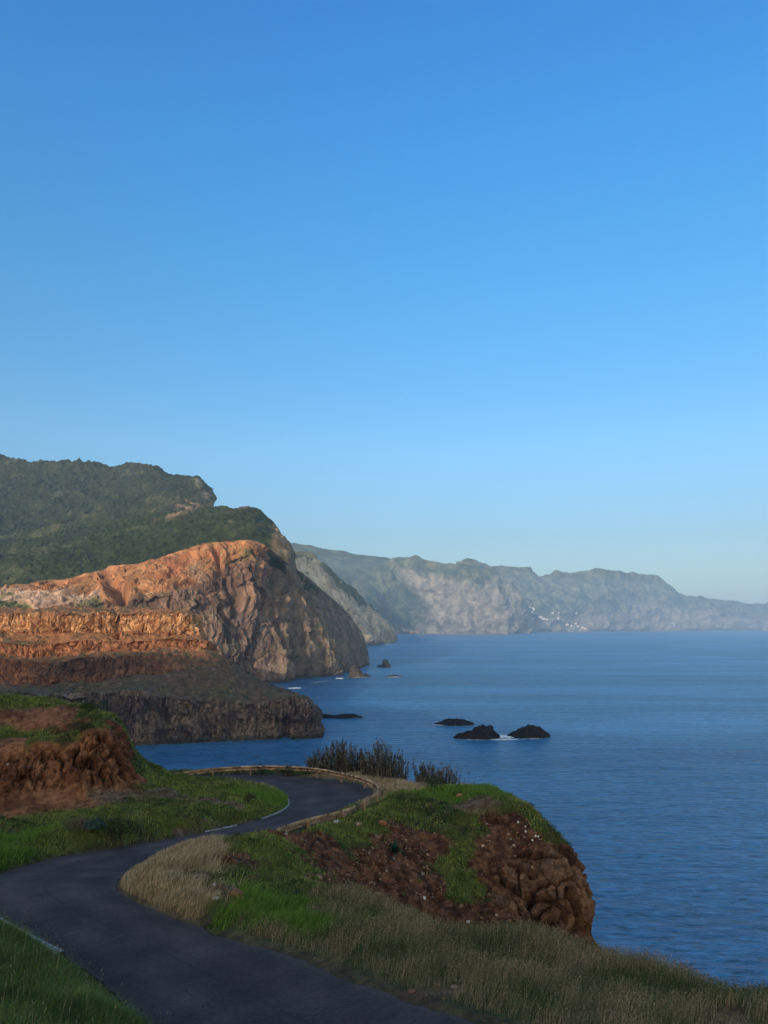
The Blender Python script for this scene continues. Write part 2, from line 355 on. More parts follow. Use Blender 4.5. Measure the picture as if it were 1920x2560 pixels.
def ter_col(G, Nn, V, PX, PY):
    n = fbm(G, 60, 60, 30, 4, 7.0); nf = fbm(G, 10, 10, 5, 3, 8.0)
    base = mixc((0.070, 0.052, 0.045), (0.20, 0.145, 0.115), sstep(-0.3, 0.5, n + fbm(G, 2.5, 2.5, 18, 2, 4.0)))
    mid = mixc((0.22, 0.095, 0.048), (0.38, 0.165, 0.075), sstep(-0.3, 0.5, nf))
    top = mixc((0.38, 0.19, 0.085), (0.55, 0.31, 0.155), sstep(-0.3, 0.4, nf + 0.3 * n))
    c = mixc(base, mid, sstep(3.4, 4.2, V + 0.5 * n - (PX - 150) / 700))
    low = sstep(4.0, 4.5, V) * sstep(5.6, 5.0, V) * sstep(60, 130, PX + 60 * n)  # shade on this tier, right of its sunlit end, painted into the rock colour
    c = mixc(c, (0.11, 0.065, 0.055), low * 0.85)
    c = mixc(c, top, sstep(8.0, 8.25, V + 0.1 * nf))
    dark = ridged(G, 7, 7, 50, 2, 3.0); c = c * (1 - 0.35 * sstep(0.75, 0.95, dark))[..., None]
    flat = sstep(0.50, 0.80, Nn[..., 2] + 0.22 * nf + 0.12 * n)
    green = mixc((0.045, 0.043, 0.024), (0.092, 0.076, 0.044), sstep(-0.2, 0.4, nf))
    soil = mixc((0.10, 0.070, 0.050), (0.27, 0.13, 0.06), sstep(3.5, 6.5, V))
    fl = mixc(soil, green, sstep(-0.15, 0.3, n + nf * 0.9))
    c = mixc(c, fl, flat * 0.9)
    c = mixc(c, (0.17, 0.16, 0.14), sstep(0.42, 0.6, fbm(G, 5, 5, 9, 2, 21.0)) * sstep(3, 2, V) * 0.5)
    wet = sstep(5, 1.5, G[..., 2]); return mixc(c, (0.03, 0.026, 0.024), wet * 0.8)
ter_mat = land_mat('terrace_rock', 5.0, 0.9, (1, 1, 0.35), contrast=0.5, crack=0.5)
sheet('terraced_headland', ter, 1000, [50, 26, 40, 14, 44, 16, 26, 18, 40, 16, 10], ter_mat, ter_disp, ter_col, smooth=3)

# --- the big sea cliff
big = [
 [(-500,1800,1180),(0,1800,1170),(116,1790,1170),(231,1780,1170),(324,1770,1180),(405,1760,1190),(475,1740,1210),(560,1722,Z(-4)),(640,1716,Z(-4)),(720,1711,Z(-4)),(770,1703,Z(-4)),(800,1698,Z(-4)),(856,1692,Z(-4)),(880,1682,Z(-4)),(906,1674,Z(-4)),(924,1666,Z(-4)),(922,1655,Z(-4))],
 [(-500,1700,1190),(0,1690,1180),(116,1680,1180),(231,1670,1180),(324,1660,1190),(405,1650,1205),(475,1640,1225),(560,1630,1252),(640,1630,1300),(715,1632,1344),(762,1630,1412),(800,1628,1450),(850,1628,1512),(868,1634,1650),(895,1638,1760),(921,1640,1880),(919,1638,1920)],
 [(-500,1600,1200),(0,1590,1190),(116,1585,1190),(231,1580,1190),(324,1570,1195),(405,1565,1215),(475,1560,1238),(560,1558,1272),(630,1556,1318),(690,1556,1356),(735,1556,1420),(785,1560,1466),(815,1572,1560),(845,1580,1680),(875,1585,1790),(905,1588,1890),(905,1586,1930)],
 [(-500,1520,1225),(0,1518,1220),(116,1512,1220),(231,1508,1210),(324,1500,1215),(405,1490,1228),(475,1484,1255),(560,1478,1295),(625,1478,1335),(675,1480,1372),(715,1482,1432),(748,1490,1484),(778,1508,1590),(812,1520,1700),(848,1530,1790),(880,1545,1870),(880,1545,1930)],
 [(-500,1510,1400),(0,1486,1380),(116,1474,1370),(231,1460,1350),(324,1440,1320),(405,1420,1310),(475,1405,1315),(567,1392,1325),(620,1390,1352),(665,1398,1385),(697,1418,1445),(722,1440,1492),(752,1465,1590),(790,1490,1690),(828,1515,1780),(868,1532,1850),(868,1535,1930)],
 [(-500,1490,1560),(0,1466,1500),(116,1448,1480),(231,1434,1450),(324,1413,1420),(405,1390,1400),(475,1367,1390),(567,1349,1380),(625,1353,1390),(666,1364,1415),(690,1385,1460),(715,1405,1510),(752,1428,1600),(790,1462,1700),(822,1490,1785),(860,1522,1850),(862,1526,1930)],
 [(-500,1600,1700),(0,1560,1640),(116,1540,1620),(231,1520,1600),(324,1500,1580),(405,1480,1560),(475,1460,1540),(567,1440,1520),(625,1440,1510),(666,1450,1530),(690,1460,1560),(715,1470,1600),(752,1490,1690),(790,1520,1790),(815,1560,1860),(845,1600,1930),(850,1640,1970)],
]
def big_disp(G, Nn, V, PX, PY):
    cl = sstep(0.25, 0.6, 1 - np.abs(Nn[..., 2])) * sstep(5.05, 4.6, V)
    W_ = G + np.stack([fbm(G, 60, 60, 60, 3, 2.0), fbm(G, 60, 60, 60, 3, 6.0), G[..., 2] * 0], -1) * 16
    a = (0.5 - ridged(W_, 62, 62, 420, 2, 0.3)) * 22 * cl + (0.5 - ridged(W_, 20, 20, 120, 2, 5.0)) * 9 * cl + (0.5 - ridged(W_, 7, 7, 34, 2, 9.0)) * 3.5 * cl
    a = a + fbm(G, 90, 90, 80, 3, 1.0) * 9 + fbm(G, 14, 14, 10, 3, 3.0) * 1.6 + np.sin(G[..., 2] / 7.5 + fbm(G, 120, 120, 60, 2, 5) * 3) * 1.2 * cl
    cr = crease(PX, PY, [(538, 1372), (545, 1405), (562, 1430), (578, 1465), (588, 1500), (592, 1540)], 7) * 26
    cr += crease(PX, PY, [(552, 1520), (570, 1560), (572, 1600)], 7) * 18
    cr += crease(PX, PY, [(690, 1385), (698, 1420), (704, 1455), (712, 1480)], 9) * 22
    cr += crease(PX, PY, [(745, 1600), (752, 1640), (770, 1700)], 16) * 45
    cr += crease(PX, PY, [(700, 1560), (712, 1600), (725, 1640)], 7) * 22
    cr += crease(PX, PY, [(285, 1470), (300, 1480), (302, 1512)], 15) * 34
    kn = blob2(PX, PY, 280, 1422, 20, 12) * 4 * (1 + nz(G, 12, 12, 40)) + crease(PX, PY, [(256, 1460), (262, 1500)], 8) * 9
    up_ = sstep(2.6, 3.2, V) * sstep(5.1, 4.8, V); up_ = up_ * (0.3 + 0.7 * sstep(240, 400, PX)); a = a + up_ * ((0.5 - ridged(W_, 34, 34, 34, 3, 21.0)) * 12 + fbm(G, 9, 9, 9, 3, 23.0) * 3.0); 
    fa_, ia_, ta_ = facets(W_, 30, 30, 62, 2.0); fb_, ib_, tb_ = facets(W_, 11, 11, 17, 4.0)
    a = a + ((ia_ - 0.5) * 9 + ta_ * 8 + (ib_ - 0.5) * 3.5 + tb_ * 3.0 - 3.0 * sstep(0.06, 0, fa_)) * sstep(5.05, 4.6, V)
    bx = np.interp(PY, [1427, 1500, 1560, 1630, 1690], [752, 775, 796, 852, 862]); a = a * (1 - 0.6 * sstep(0, 26, PX - bx))
    return Nn * ((a * np.clip(V / 0.25, 0.25, 1)) * sstep(6.2, 5.0, V)**0.5 - cr + kn)[..., None]
def big_col(G, Nn, V, PX, PY):
    n = fbm(G, 110, 110, 90, 4, 7.0); nf = fbm(G, 24, 24, 50, 3, 8.0); z = G[..., 2]
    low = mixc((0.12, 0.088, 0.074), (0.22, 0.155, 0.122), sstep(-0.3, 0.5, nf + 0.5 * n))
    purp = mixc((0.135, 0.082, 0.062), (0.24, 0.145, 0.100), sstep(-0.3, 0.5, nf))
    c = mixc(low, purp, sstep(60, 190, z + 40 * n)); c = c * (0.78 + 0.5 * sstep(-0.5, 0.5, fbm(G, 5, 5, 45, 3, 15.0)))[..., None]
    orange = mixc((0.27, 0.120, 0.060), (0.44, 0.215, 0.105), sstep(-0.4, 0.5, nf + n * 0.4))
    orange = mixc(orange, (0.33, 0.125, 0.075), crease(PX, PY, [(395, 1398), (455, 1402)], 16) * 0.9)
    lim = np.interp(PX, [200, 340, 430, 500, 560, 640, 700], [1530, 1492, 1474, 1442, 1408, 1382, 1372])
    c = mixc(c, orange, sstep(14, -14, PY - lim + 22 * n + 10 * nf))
    c = mixc(c, (0.21, 0.16, 0.13), blob2(PX, PY, 485, 1420, 22, 20) * 0.8)
    pink = mixc((0.30, 0.22, 0.18), (0.44, 0.30, 0.22), sstep(-0.3, 0.3, nf)); pink = mixc(pink, (0.12, 0.13, 0.06), sstep(0.05, 0.3, n + 0.3 * nf))
    c = mixc(c, pink, sstep(1468, 1486, PY - PX * 0.02) * sstep(262, 246, PX + 8 * nf))
    right = sstep(690, 730, PX); c = mixc(c, mixc((0.13, 0.098, 0.08), (0.24, 0.18, 0.14), sstep(-0.3, 0.5, nf)), right * 0.7)
    g = sstep(0.30, 0.55, Nn[..., 2] + 0.25 * nf) * sstep(0.0, 0.3, n + 0.2) * (0.3 + 0.2 * right)
    c = mixc(c, (0.09, 0.11, 0.04), np.clip(g, 0, 1))
    c = mixc(c, (0.10, 0.13, 0.045), (blob2(PX, PY, 585, 1397, 26, 8) + blob2(PX, PY, 619, 1384, 14, 8)) * 0.8)
    c = mixc(c, (0.045, 0.07, 0.028), sstep(5.0, 5.25, V + 0.06 * nf))
    return mixc(c, (0.05, 0.04, 0.035), sstep(9, 3, z) * 0.8)
big_mat = land_mat('sea_cliff_rock', 16.0, 3.2, (1, 1, 0.3), contrast=0.42, crack=0.5)
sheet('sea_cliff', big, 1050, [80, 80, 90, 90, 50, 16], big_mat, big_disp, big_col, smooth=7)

# --- forested mountain slopes
for_mat = land_mat('forest_cover', 26.0, 9.0, (1, 1, 1), contrast=0.55, det=8)
def canopy(G, s, h, o=0):
    f1, _, idv = cells(G, s, s, s, o); return (1 - f1) * h * (0.3 + 1.2 * idv), idv
def forest_disp(amp, s, h):
    def d(G, Nn, V, PX, PY):
        c, _ = canopy(G, s, h); r = ridged(G, 330, 330, 330, 4, 4.0) - 0.5
        D = Nn * (r * amp)[..., None]; D[..., 2] += c + fbm(G, 60, 60, 60, 3) * h * 0.7; return D
    return d
def forest_col(s, tint=(1, 1, 1), rock=None):
    def f(G, Nn, V, PX, PY):
        _, idv = canopy(G, s, 1); n = fbm(G, 200, 200, 200, 4, 6.0); nf = fbm(G, 30, 30, 30, 2, 3.0)
        c = mixc((0.014, 0.022, 0.012), (0.050, 0.058, 0.030), np.clip(idv * 0.6 + 0.4 * sstep(-0.4, 0.5, n), 0, 1))
        c = mixc(c, (0.13, 0.12, 0.085), sstep(0.22, 0.5, n + 0.5 * nf) * 0.5) * np.array(tint)
        if rock is not None: c = rock(c, G, Nn, V, PX, PY, n, nf)
        return c
    return f
m1 = [  # front slope rising from behind the orange rim to the second ridge
 [(-500,1620,1500),(0,1580,1500),(116,1560,1490),(231,1540,1480),(324,1520,1450),(475,1480,1430),(567,1460,1420),(640,1460,1430),(690,1470,1480),(728,1470,1560),(745,1470,1650)],
 [(-500,1430,1750),(0,1412,1750),(116,1402,1740),(231,1385,1740),(324,1366,1780),(475,1345,1700),(567,1330,1640),(640,1335,1600),(690,1358,1580),(722,1378,1590),(742,1395,1630)],
 [(-500,1350,2300),(0,1350,2300),(116,1345,2250),(231,1330,2200),(350,1310,2120),(475,1290,2000),(560,1284,1920),(630,1290,1850),(676,1325,1780),(712,1352,1720),(734,1372,1720)],
 [(-500,1340,2400),(0,1335,2400),(116,1325,2340),(231,1312,2280),(400,1296,2180),(528,1274,2080),(579,1275,2040),(613,1270,2000),(648,1283,1960),(673,1318,1900),(688,1339,1860)],
 [(-500,1450,2600),(0,1440,2600),(116,1430,2540),(231,1420,2480),(400,1400,2380),(528,1380,2280),(579,1370,2240),(613,1360,2200),(648,1360,2160),(673,1370,2100),(700,1390,2000)],
]
# right-hand rim of that slope: knobs stepping down
m1[3][-2:] = [(684,1337,1900),(703,1341,1840)]; m1[3][-1] = (716,1358,1800)
def m1_rock(c, G, Nn, V, PX, PY, n, nf):
    c = mixc(c, (0.30, 0.22, 0.15), sstep(662, 705, PX + 18 * nf + 10 * n) * sstep(1300, 1330, PY) * 0.55)
    c = mixc(c, (0.34, 0.25, 0.18), crease(PX, PY, [(425, 1303), (475, 1287)], 8) * 0.6)
    return mixc(c, (0.14, 0.075, 0.05), (blob2(PX, PY, 610, 1273, 14, 4) + sstep(0.15, 0.35, n) * sstep(1310, 1340, PY) * sstep(420, 360, PX) * 0) * 0.8)
sheet('forested_hill', m1, 900, [70, 70, 30, 12], for_mat, forest_disp(34, 13, 8), forest_col(13, (0.90, 1.02, 0.86), m1_rock), smooth=15, rsmooth=9)
m2 = [
 [(-500,1400,2350),(0,1400,2350),(122,1390,2350),(220,1370,2350),(300,1350,2350),(373,1330,2350),(440,1320,2350),(500,1300,2350),(532,1285,2380),(535,1282,2450)],
 [(-500,1300,2700),(0,1290,2700),(122,1290,2700),(220,1290,2680),(300,1280,2660),(373,1275,2640),(440,1272,2620),(490,1275,2600),(524,1275,2620),(533,1275,2700)],
 [(-500,1200,3100),(0,1200,3100),(122,1210,3080),(220,1220,3040),(300,1215,3000),(373,1215,2950),(430,1218,2900),(478,1232,2800),(509,1240,2800),(522,1252,2900)],
 [(-500,1140,3300),(0,1143,3300),(81,1157,3290),(122,1155,3280),(220,1168,3240),(278,1180,3200),(336,1171,3160),(373,1166,3120),(417,1193,3060),(470,1200,2980)],
 [(-500,1160,3500),(0,1165,3500),(122,1175,3480),(220,1185,3440),(300,1190,3400),(373,1185,3350),(417,1205,3300),(450,1215,3250),(490,1225,3150),(510,1240,3100)],
 [(-500,1300,3800),(0,1300,3800),(122,1300,3800),(220,1300,3800),(300,1300,3700),(373,1300,3700),(417,1300,3600),(450,1300,3500),(490,1300,3400),(510,1300,3300)],
]
m2[2] = [(-500,1200,3100),(0,1200,3100),(122,1210,3080),(220,1220,3040),(300,1215,3000),(373,1215,2950),(430,1220,2900),(485,1236,2800),(511,1240,2800),(524,1256,2900)]
m2[3] = [(-500,1140,3300),(0,1143,3300),(81,1157,3290),(140,1155,3270),(278,1180,3200),(336,1171,3160),(373,1166,3120),(417,1193,3060),(490,1204,2960),(511,1232,2960)]
def m2_rock(c, G, Nn, V, PX, PY, n, nf):
    c = mixc(c, (0.36, 0.25, 0.19), blob2(PX, PY, 470, 1280, 26, 14) * sstep(-0.3, 0.2, n + nf) * 0.9)
    return mixc(c, (0.20, 0.19, 0.16), crease(PX, PY, [(492, 1215), (508, 1240), (525, 1270)], 6) * sstep(0, 0.3, nf) * 0.6)
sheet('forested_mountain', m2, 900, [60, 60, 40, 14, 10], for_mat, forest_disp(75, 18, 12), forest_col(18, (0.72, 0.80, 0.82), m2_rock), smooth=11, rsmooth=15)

# --- second headland behind the cliff
h2 = [
 [(700,1660,3850),(760,1655,3850),(810,1650,3850),(860,1640,3860),(910,1620,3880),(950,1612,Z(-5)),(984,1609,Z(-5)),(980,1600,5200)],
 [(700,1540,3950),(760,1540,3950),(810,1550,3950),(860,1555,3980),(905,1560,4010),(945,1575,4180),(976,1583,4350),(974,1583,4900)],
 [(700,1450,4080),(745,1440,4080),(785,1455,4080),(830,1480,4100),(872,1505,4150),(915,1535,4250),(958,1553,4450),(958,1553,4900)],
 [(700,1385,4200),(744,1381,4200),(781,1386,4200),(812,1408,4220),(847,1447,4250),(884,1476,4300),(921,1513,4400),(952,1537,4700)],
 [(700,1460,4600),(744,1460,4600),(781,1470,4600),(812,1490,4600),(847,1520,4600),(884,1540,4700),(921,1560,4800),(950,1575,5100)],
]
def rock_disp(big_, mid_, amp, zf=3.0):
    def d(G, Nn, V, PX, PY):
        a = (ridged(G, big_, big_, big_ * zf, 4, 2.2) - 0.5) * amp + (ridged(G, mid_, mid_, mid_ * zf * 1.2, 4, 6.0) - 0.5) * amp * 0.45 + fbm(G, mid_ * .7, mid_ * .7, mid_ * .5, 3) * amp * 0.2
        return Nn * (a * np.clip(V / 0.2, 0.2, 1) * (1 - 0.65 * sstep(V.max() - 2.6, V.max() - 1.6, V)))[..., None]
    return d
def h2_col(G, Nn, V, PX, PY):
    n = fbm(G, 200, 200, 200, 4, 7.0); nf = fbm(G, 45, 45, 90, 3, 8.0)
    c = mixc((0.30, 0.255, 0.19), (0.50, 0.43, 0.325), sstep(-0.4, 0.4, nf))
    g = sstep(0.02, 0.22, n * 0.7 + nf * 0.5 + 0.55 * (V - 2.25)); return mixc(c, (0.06, 0.075, 0.035), g * 0.9)
far_mat = land_mat('far_rock', 45.0, 14.0, (1, 1, 0.4), contrast=0.4, det=7)
sheet('second_headland', h2, 420, [50, 60, 60, 14], far_mat, rock_disp(260, 80, 80), h2_col, smooth=5)

# --- third headland with the pale scarred face, its valley and the blue hill behind
h3 = [
 [(500,1600,Z(-8)),(900,1592,Z(-8)),(985,1586.5,Z(-8)),(1040,1586,Z(-8)),(1120,1586.5,Z(-8)),(1200,1586.5,Z(-8)),(1270,1586.5,Z(-8)),(1330,1585,Z(-8)),(1328,1582,Z(-8))],
 [(500,1560,8000),(900,1560,8200),(985,1566,8600),(1050,1562,8700),(1120,1555,8800),(1195,1550,8800),(1262,1550,8850),(1316,1548,9000),(1314,1548,10500)],
 [(500,1500,8600),(900,1520,8800),(985,1540,9100),(1040,1510,9000),(1110,1500,9000),(1175,1490,9000),(1245,1500,9050),(1298,1512,9250),(1298,1512,10500)],
 [(500,1450,9200),(900,1490,9500),(960,1500,9500),(990,1440,9400),(1075,1436,9300),(1165,1452,9200),(1225,1462,9200),(1280,1480,9500),(1280,1480,10500)],
 [(500,1370,10500),(900,1440,10000),(940,1445,9900),(975,1405,9800),(1060,1402,9700),(1160,1420,9600),(1210,1430,9600),(1256,1452,9900),(1260,1456,10500)],
 [(500,1360,11000),(900,1425,10400),(940,1420,10300),(985,1397,10200),(1046,1389,10000),(1068,1399,10000),(1141,1410,10000),(1229,1422,10000),(1246,1444,10400)],
 [(500,1400,12500),(900,1470,12000),(940,1470,12000),(985,1450,12000),(1046,1440,12000),(1068,1450,12000),(1141,1460,12000),(1229,1470,12000),(1246,1480,12000)],
]
def h3_col(G, Nn, V, PX, PY):
    n = fbm(G, 700, 700, 700, 4, 7.0); nf = fbm(G, 150, 150, 170, 4, 8.0)
    c = mixc((0.145, 0.140, 0.125), (0.23, 0.212, 0.180), sstep(-0.4, 0.4, nf))
    forest = mixc((0.03, 0.045, 0.02), (0.10, 0.11, 0.05), sstep(-0.4, 0.5, nf))
    edge = np.interp(PY, [1400, 1440, 1480, 1520, 1560, 1585], [985, 1000, 1050, 1085, 1070, 1000])
    top = np.interp(PX, [950, 1000, 1080, 1150, 1200, 1240, 1260, 1330], [1405, 1412, 1440, 1450, 1470, 1440, 1440, 1400])
    g = np.maximum(sstep(20, -20, PX - edge + 30 * n), sstep(14, -10, PY - top + 16 * n + 10 * nf))
    g = np.maximum(g, sstep(0.3, 0.55, n + 0.4 * nf) * 0.7)
    c = mixc(c, forest, g)
    return mixc(c, (0.62, 0.40, 0.24), crease(PX, PY, [(985, 1582), (1040, 1584)], 7) * 0.95)
vfar_mat = land_mat('distant_slopes', 90.0, 30.0, (1, 1, 0.9), contrast=0.45, det=8)
sheet('far_headland', h3, 760, [40, 40, 40, 30, 24, 10], vfar_mat, rock_disp(800, 260, 250, 0.9), h3_col, smooth=5)
back = [
 [(400,1480,12000),(740,1440,12500),(850,1460,12500),(915,1470,12500),(980,1470,12500),(1050,1480,12500)],
 [(400,1400,13500),(740,1400,13500),(850,1415,13500),(915,1425,13500),(980,1430,13500),(1050,1440,13500)],
 [(400,1350,15000),(733,1359,15000),(847,1378,15000),(913,1391,15000),(979,1397,15000),(1050,1404,15000)],
 [(400,1450,17000),(733,1450,17000),(847,1450,17000),(913,1460,17000),(979,1460,17000),(1050,1470,17000)],
]
sheet('distant_hill', back, 300, [40, 40, 8], vfar_mat, rock_disp(900, 300, 160, 0.8), lambda G, Nn, V, PX, PY: mixc((0.03, 0.045, 0.02), (0.10, 0.11, 0.05), sstep(-0.3, 0.4, fbm(G, 300, 300, 300, 4))), smooth=5)
h4 = [
 [(1180,1580.5,Z(-10)),(1330,1581,Z(-10)),(1420,1580.5,Z(-10)),(1500,1580,Z(-10)),(1600,1579,Z(-10)),(1700,1578.5,Z(-10)),(1800,1578,Z(-10)),(1920,1577.5,Z(-10)),(2500,1577,Z(-10))],
 [(1180,1550,12500),(1330,1562,12800),(1420,1560,13000),(1500,1552,13200),(1600,1545,13800),(1700,1545,14300),(1800,1548,14800),(1920,1550,15600),(2500,1555,16500)],
 [(1180,1490,13500),(1330,1520,13600),(1420,1515,13800),(1500,1500,14000),(1600,1500,14400),(1700,1510,14800),(1800,1520,15200),(1920,1525,16000),(2500,1535,17000)],
 [(1180,1450,14500),(1300,1460,14600),(1400,1470,14700),(1500,1460,14700),(1590,1460,15000),(1680,1485,15400),(1760,1504,15800),(1900,1518,16600),(2500,1530,17500)],
 [(1180,1412,15200),(1229,1422,15200),(1281,1419,15200),(1303,1414,15200),(1347,1441,15200),(1376,1441,15200),(1391,1431,15200),(1413,1436,15200),(1424,1442,15200)],
 [(1180,1480,17500),(1229,1480,17500),(1281,1480,17500),(1303,1480,17500),(1347,1480,17500),(1376,1480,17500),(1391,1480,17500),(1413,1480,17500),(1424,1480,17500)],
]
ridge4 = [(1100,1404),(1185,1403),(1229,1421),(1281,1418),(1303,1414),(1320,1418),(1347,1440),(1376,1440),(1391,1431),(1413,1436),(1424,1442),(1450,1434),(1509,1427),(1560,1436),(1582,1432),(1645,1438),(1663,1458),(1700,1484),(1744,1495),(1803,1499),(1847,1507),(1906,1513),(1920,1513),(2500,1522)]
xs4 = [1140,1185,1229,1260,1281,1303,1320,1347,1376,1391,1413,1424,1450,1480,1509,1535,1560,1582,1610,1645,1663,1700,1744,1803,1847,1906,1960,2500]
def rs(row, xs):
    px = [p[0] for p in row]; dd = [p[2] if not isinstance(p[2], tuple) else 0 for p in row]
    return [(x, float(np.interp(x, px, [p[1] for p in row])), row[0][2] if isinstance(row[0][2], tuple) else float(np.interp(x, px, dd))) for x in xs]
h4r = [rs(h4[k], xs4) for k in range(4)]
h4r.append([(x, float(np.interp(x, [p[0] for p in ridge4], [p[1] for p in ridge4])), 15200 + max(0, x - 1600) * 5) for x in xs4])
h4r.append([(x, 1540, 18500) for x in xs4])
def h4_col(G, Nn, V, PX, PY):
    n = fbm(G, 900, 900, 900, 4, 7.0); nf = fbm(G, 190, 190, 150, 4, 8.0)
    c = mixc((0.14, 0.13, 0.115), (0.21, 0.19, 0.165), sstep(-0.4, 0.4, nf))
    forest = mixc((0.03, 0.045, 0.028), (0.13, 0.13, 0.08), sstep(-0.4, 0.6, nf))
    g = sstep(0.1, -0.25, (1.6 - V) * 0.55 + n * 0.5 - nf * 0.3 - 0.15); return mixc(c, forest, g)
sheet('distant_coast', h4r, 900, [40, 40, 40, 30, 10], vfar_mat, rock_disp(1300, 420, 400, 0.8), h4_col, smooth=3)

# --- the hill behind the camera that keeps the road in shade
sv = np.array([S.x, S.y]); sv /= np.linalg.norm(sv); uv = np.array([sv[1], -sv[0]])
if uv[1] < 0: uv = -uv
TAN = math.tan(SUN_EL)
def make_shade_hill():
    us = np.linspace(-700, 1800, 200); Rr = np.array([4, 150, 400, 800, 900, 1000, 1300, 1800])
    crest = 133 + np.interp(us, [-500, 0, 330, 444, 520, 650, 700, 800, 1500], HILL_CREST)
    foot = np.interp(us, [-500, -60, 60, 160, 1500], [92, 95, 93, -8, -8])
    f = np.array([0, 0.12, 0.40, 0.93, 1.0, 0.96, 0.7, -0.1])
    G = np.zeros((len(Rr), len(us), 3))
    for i, r in enumerate(Rr):
        p = r * sv[None, :] + us[:, None] * uv[None, :]
        G[i, :, 0] = p[:, 0]; G[i, :, 1] = p[:, 1]; G[i, :, 2] = foot + (crest - foot) * f[i]
    vv = np.linspace(0, len(Rr) - 1, 70); i = np.minimum(vv.astype(int), len(Rr) - 2); ff = (vv - i)[:, None, None]
    G = G[i] * (1 - ff) + G[i + 1] * ff
    G[..., 2] += (fbm(G, 60, 60, 60, 4) * 7 * np.clip(vv / 2, 0, 1)[:, None])
    c = mixc((0.05, 0.08, 0.02), (0.14, 0.09, 0.05), sstep(-0.2, 0.3, fbm(G, 30, 30, 30, 3)))
    setp(mesh_obj('shade_hill', G, grid_quads(*G.shape[:2]), mat=land_mat('hill_cover', 3, 0.4), col=c), 'structure')
HILL_CREST = [220, 220, 256, 277, 274, 245, 234, 205, 180]
make_shade_hill()
exec_far_done = True
#%%FOREGROUND
# ================================================================ foreground land
NOP = lambda *a: None
# road edges: (left px, py, right px, py, metres below the eye)
ROAD = [(560,2760,1500,2640,8.6), (520,2680,1057,2514,9.2), (352,2560,763,2405,9.9), (258,2463,579,2347,10.4), (174,2399,460,2303,10.9), (60,2338,370,2267,11.3),
        (-40,2278,318,2242,11.7), (-90,2228,292,2219,12.0), (-60,2196,297,2201,12.3), (0,2183,312,2186,12.55), (145,2142,350,2163,12.9), (289,2119,420,2135,13.3), (440,2093,545,2108,13.7),
        (579,2067,692,2080,14.1), (672,2042,800,2046,14.5), (714,2022,875,2015,14.8), (724,2007,920,1992,15.0), (716,1992,928,1976,15.2), (690,1972,885,1958,15.35),
        (631,1955,775,1943,15.5), (569,1946,665,1937,15.7), (500,1943,560,1938,15.9), (430,1942,470,1940,16.1), (340,1942,380,1941,16.4)]
RL = np.array([atz(a, b, EYE - h) for a, b, c, d, h in ROAD]); RR = np.array([atz(c, d, EYE - h) for a, b, c, d, h in ROAD])
def cr(P, n):                            # Catmull-Rom through control points
    P = np.asarray(P, float); Q = np.concatenate([[2 * P[0] - P[1]], P, [2 * P[-1] - P[-2]]]); out = []
    for i in range(1, len(Q) - 2):
        t = np.linspace(0, 1, n, endpoint=False)[:, None]; a, b, c, d = Q[i - 1:i + 3]
        out.append(0.5 * (2 * b + (c - a) * t + (2 * a - 5 * b + 4 * c - d) * t**2 + (3 * b - 3 * c + d - a) * t**3))
    return np.concatenate(out + [P[-1:]])
RLs, RRs = cr(RL, 8), cr(RR, 8); RC = (RLs + RRs) / 2
def near_line(XY, P, extra=None):        # distance to polyline (xy), parameter, side
    best = np.full(len(XY), 1e9); par = np.zeros(len(XY)); side = np.ones(len(XY))
    for i in range(len(P) - 1):
        a, b = P[i, :2], P[i + 1, :2]; v = b - a; L = v @ v + 1e-9; w = XY - a
        t = np.clip((w @ v) / L, 0, 1); dx = w - t[:, None] * v; d = np.hypot(dx[:, 0], dx[:, 1])
        m = d < best; best = np.where(m, d, best); par = np.where(m, i + t, par)
        side = np.where(m, np.sign(v[0] * w[:, 1] - v[1] * w[:, 0]), side)
    return best, par, side

